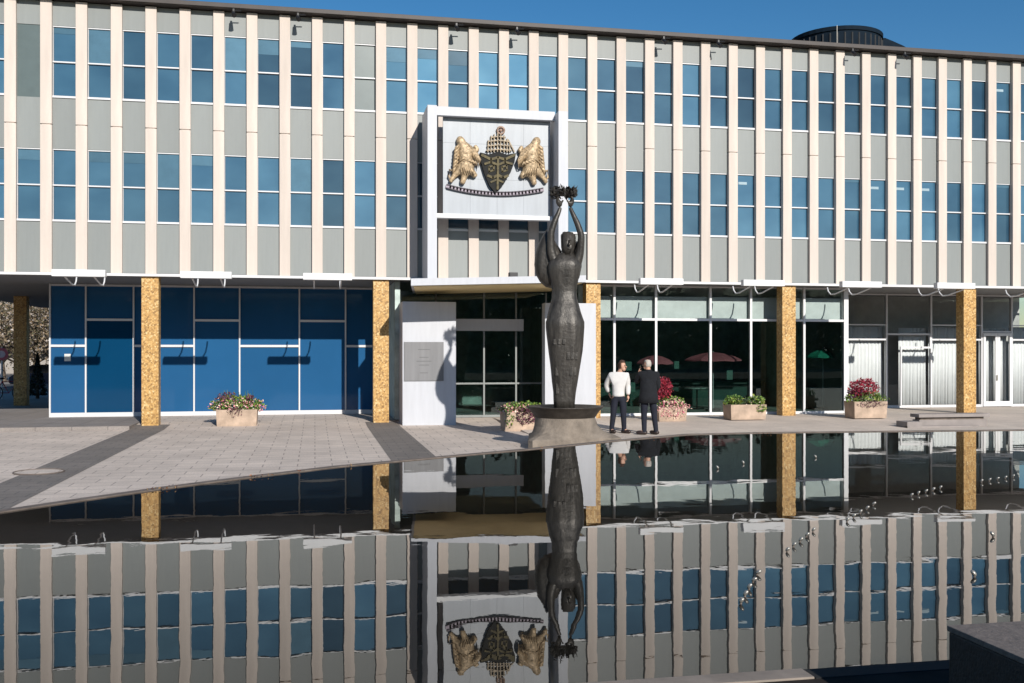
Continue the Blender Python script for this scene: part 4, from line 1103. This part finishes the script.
# ------------------------------------------------------------------ what stands beyond the open passage on the left
def tree(px, Y, h, cr, label, m, seed, n=1500, ls=.22, name='deciduous_tree', x=None, group='trees beyond the passage'):
    h *= .72; r_ = random.Random(seed); X = XA(px, Y) if x is None else x
    t = thing(name, label, 'tree', (X, Y, -.14), 0, group)
    tr = MB(); th = h*.2; bend = r_.uniform(-.2, .2)
    tr.tube([(0, 0, 0), (bend*.4, 0, th*.5), (bend, 0, th), (bend*1.2, 0, h*.8)], [h*.020, h*.016, h*.012, h*.005], 8)
    cs = []
    for i in range(11):
        a = r_.uniform(0, 6.28); e = r_.uniform(.25, 1.0); l = cr*r_.uniform(.55, 1.0)
        s0 = Vector((bend, 0, th*r_.uniform(.6, 1.4))); s1 = s0+Vector((math.cos(a)*l, math.sin(a)*l, l*e))
        tr.tube([s0, (s0+s1)/2+Vector((0, 0, .1*l)), s1], [h*.010, h*.006, h*.002], 5)
        cs += [s1, (s0+s1)/2+Vector((0, 0, .2*l))]
    tr.build('trunk', M['bark'], t)
    cr_ = MB(); global rnd; keep = rnd; rnd = r_
    for i in range(n):
        c_ = r_.choice(cs); u = Vector((r_.gauss(0, 1), r_.gauss(0, 1), r_.gauss(0, .8)))*cr*.20
        cr_.leaf(c_+u, ls, .4)
    rnd = keep
    cr_.build('crown', m, t)
tree(4, 80, 12.5, 5.0, 'brown autumn tree left of the shaded gold column', M['autumn'], 21, 5000)
tree(33, 82, 12.0, 4.6, 'brown autumn tree between the shaded column and the blue panels', M['autumn'], 22, 5000)
tree(60, 86, 13, 5.0, 'autumn tree farther back behind the blue wall end', M['autumn'], 23, 3500)
tree(-30, 84, 13, 5.0, 'autumn tree beyond the left edge of the passage', M['autumn'], 24, 1300)
tree(18, 92, 13, 5.5, 'far autumn tree behind the shaded gold column', M['autumn'], 25, 3500, .26)
def conifer(px, Y, h, r, label):
    X = XA(px, Y); t = thing('conifer', label, 'tree', (X, Y, 0))
    MB().tube([(0, 0, 0), (0, 0, h*.9)], [.08, .02], 6).build('trunk', M['bark'], t)
    c_ = MB()
    for i in range(1500):
        z = rnd.random()**1.3; a = rnd.uniform(0, 6.28); q = r*(1-z)*(.6+.4*rnd.random())
        c_.leaf((q*math.cos(a), q*math.sin(a), .15+z*(h-.15)), .10, .3)
    c_.build('crown', M['evergreen'], t)
conifer(37.5, 46.0, 1.95, .42, 'narrow dark evergreen bush right of the shaded column')
far_b = thing('pale_building', 'pale rendered building far behind the autumn trees', 'building', (XA(0, 110), 110, -.14))
MB().box(-24, 22, 0, 12, 0, 13).build('wall', M['pale_render'], far_b)
fw = MB()
for i in range(12):
    for j in range(3): 
        wv = MB().box(-22+i*3.6, -20.4+i*3.6, -.06, -.01, 1.6+j*4, 3.6+j*4).build('window', M['carglass'], far_b)
MB().box(-24.4, 22.4, -.4, 12.4, 13.01, 13.4).build('roof', M['roofmetal'], far_b)
street = sheet('street', [(-200, 60), (60, 60), (60, 72), (-200, 72)], -.13, M['asphalt'])
structure(MB().box(-200, 60, 59.8, 60.0, -.15, -.01).build('kerb', M['bench']))
# parked car
cX, cYY = XA(52, 62), 62.0
car = thing('parked_car', 'dark blue car parked beyond the passage, beside the blue wall end', 'car', (cX, cYY, -.13), R(4))
cb = MB(); cb.prism([(-2.1,.32),(-2.15,.62),(-1.95,.85),(-1.0,.93),(.9,.95),(1.9,.86),(2.12,.68),(2.1,.32)], -.85, .85, 'y'); bmesh.ops.bevel(cb.bm, geom=list(cb.bm.edges), offset=.05, segments=2, affect='EDGES'); cb.build('body', M['carpaint'], car, False)
cb = MB(); cb.prism([(-1.5,.93),(-1.0,1.40),(.55,1.42),(1.15,.93)], -.72, .72, 'y'); bmesh.ops.bevel(cb.bm, geom=list(cb.bm.edges), offset=.05, segments=2, affect='EDGES'); cb.build('cabin_windows', M['carglass'], car)
for sx in (-1.3, 1.3):
    for sy in (-.82, .82):
        w_ = MB().tube([(sx, sy-.09, .32), (sx, sy+.09, .32)], .32, 18).build('wheel', M['rubber'], car); MB().tube([(sx, sy-.10, .32), (sx, sy+.10, .32)], .19, 12).build('rim', M['steel'], w_)
for sy in (-.6, .6): MB().box(-2.17, -2.12, sy-.14, sy+.14, .58, .72, .01).build('headlight', M['white'], car)
# bicycle and round sign at the extreme left
bi = thing('bicycle', 'red bicycle parked left of the shaded gold column', 'bicycle', (XA(7.5, 44), 44.0, 0), R(35))
for sx in (-.52, .52):
    w_ = MB().tube([(sx+.33*math.cos(t), 0, .34+.33*math.sin(t)) for t in [2*math.pi*i/24 for i in range(25)]], .02, 6, False).build('wheel', M['rubber'], bi)
    sp_ = MB()
    for k in range(10): a = math.pi*k/10; sp_.tube([(sx+.32*math.cos(a), 0, .34+.32*math.sin(a)), (sx-.32*math.cos(a), 0, .34-.32*math.sin(a))], .003, 3)
    sp_.build('spokes', M['steel'], w_)
MB().tube([(-.52,0,.34),(-.2,0,.78),(.38,0,.80),(.05,0,.32),(-.2,0,.78)], .022, 6).tube([(.52,0,.34),(.38,0,.80),(.34,0,.98)], .02, 6).tube([(-.52,0,.34),(.05,0,.32)], .016, 6).build('frame', M['red'], bi)
MB().ball((-.22,0,.92), .12, (1.1,.6,.3)).tube([(-.2,0,.76),(-.22,0,.92)], .015, 6).build('saddle', M['blackmetal'], bi); MB().tube([(.3,-.26,1.0),(.36,0,1.0),(.3,.26,1.0)], .015, 6).build('handlebar', M['blackmetal'], bi)
sg = thing('round_sign', 'round red sign on a pale post at the left edge', 'sign', (XA(2, 46), 46, 0))
MB().tube([(0, 0, 0), (0, 0, 2.2)], .04, 8).build('post', M['whiteframe'], sg); MB().tube([(0, -.06, 1.9), (0, -.04, 1.9)], .27, 24).build('disc', mat('sign red', (.55, .10, .12), .5), sg); MB().tube([(0, -.065, 1.9), (0, -.061, 1.9)], .15, 20).build('disc_centre', mat('sign pale', (.7, .5, .5), .5), sg)

# unseen trees and building, added behind the viewer to darken what the glazing mirrors
tl = MB(); r0 = random.Random(3)
for i in range(26):
    x0 = -70+i*6+r0.uniform(-2, 2); y0 = -46+r0.uniform(-4, 4); hh = r0.uniform(7, 11)
    for q in range(420):
        u = Vector((r0.gauss(0, 1), r0.gauss(0, 1), 0)); z = r0.random()
        tl.leaf((x0+u.x*2.6*(1-.5*abs(z-.4)), y0+u.y*2.0, .5+z*hh), .9, .3)
bb = thing('reflection_building', 'unseen dark brick building added behind the viewer for the glazing to reflect', 'building', (0, -62, -.14))  # added as a dark backdrop for the ground-floor glass to mirror
MB().box(-110, 110, -14, 0, 0, 9.0).build('wall', mat('dark brick', (.24, .18, .15), .85), bb)
MB().box(-110.4, 110.4, -14.4, .4, 9.01, 9.4).build('roof', M['roofmetal'], bb)
for i in range(24):
    MB().box(-106+i*9, -102+i*9, .01, .06, 1.5, 7.5).build('window', M['carglass'], bb)
o = tl.build('reflection_wood', M['treeline']); o['kind'] = 'stuff'; tag(o, 'unseen belt of trees added behind the viewer for dark reflections', 'wood')

# ------------------------------------------------------------------ light, sky, camera
sd = Vector((0.23, -1.0, 0.46)).normalized()
el = math.asin(sd.z); az = math.atan2(sd.x, sd.y)
w = bpy.data.worlds.new('World'); scene.world = w; w.use_nodes = True
nt = w.node_tree; sky = nt.nodes.new('ShaderNodeTexSky'); sky.sky_type = 'NISHITA'; sky.sun_disc = False
sky.sun_elevation = el; sky.sun_rotation = az; sky.air_density = 1.0; sky.dust_density = 0.3; sky.ozone_density = 2.2; sky.altitude = 300
hs = nt.nodes.new('ShaderNodeHueSaturation'); hs.inputs['Saturation'].default_value = 1.36; nt.links.new(sky.outputs[0], hs.inputs['Color']); nt.links.new(hs.outputs[0], nt.nodes['Background'].inputs[0]); nt.nodes['Background'].inputs[1].default_value = 0.082
sl = bpy.data.lights.new('sun', 'SUN'); sl.energy = 4.6; sl.angle = R(.53); sl.color = (1.0, .95, .88)
so = bpy.data.objects.new('sun', sl); COL.objects.link(so); so.rotation_euler = (-sd).to_track_quat('-Z', 'Y').to_euler()
cam = bpy.data.cameras.new('camera'); co = bpy.data.objects.new('camera', cam); COL.objects.link(co)
co.location = (0, 0, CZ); co.rotation_euler = (R(90), 0, -TH)
cam.sensor_width = 36; cam.lens = F/1024*36; cam.shift_y = (HOR-341.5)/1024; cam.clip_start = .1; cam.clip_end = 4000
scene.camera = co
vs = scene.view_settings; vs.view_transform = 'Standard'; vs.look = 'None'; vs.exposure = 0.25; vs.gamma = 1; vs.use_curve_mapping = False
scene.cycles.max_bounces = 8; scene.cycles.transparent_max_bounces = 12; scene.cycles.caustics_reflective = False; scene.cycles.caustics_refractive = False
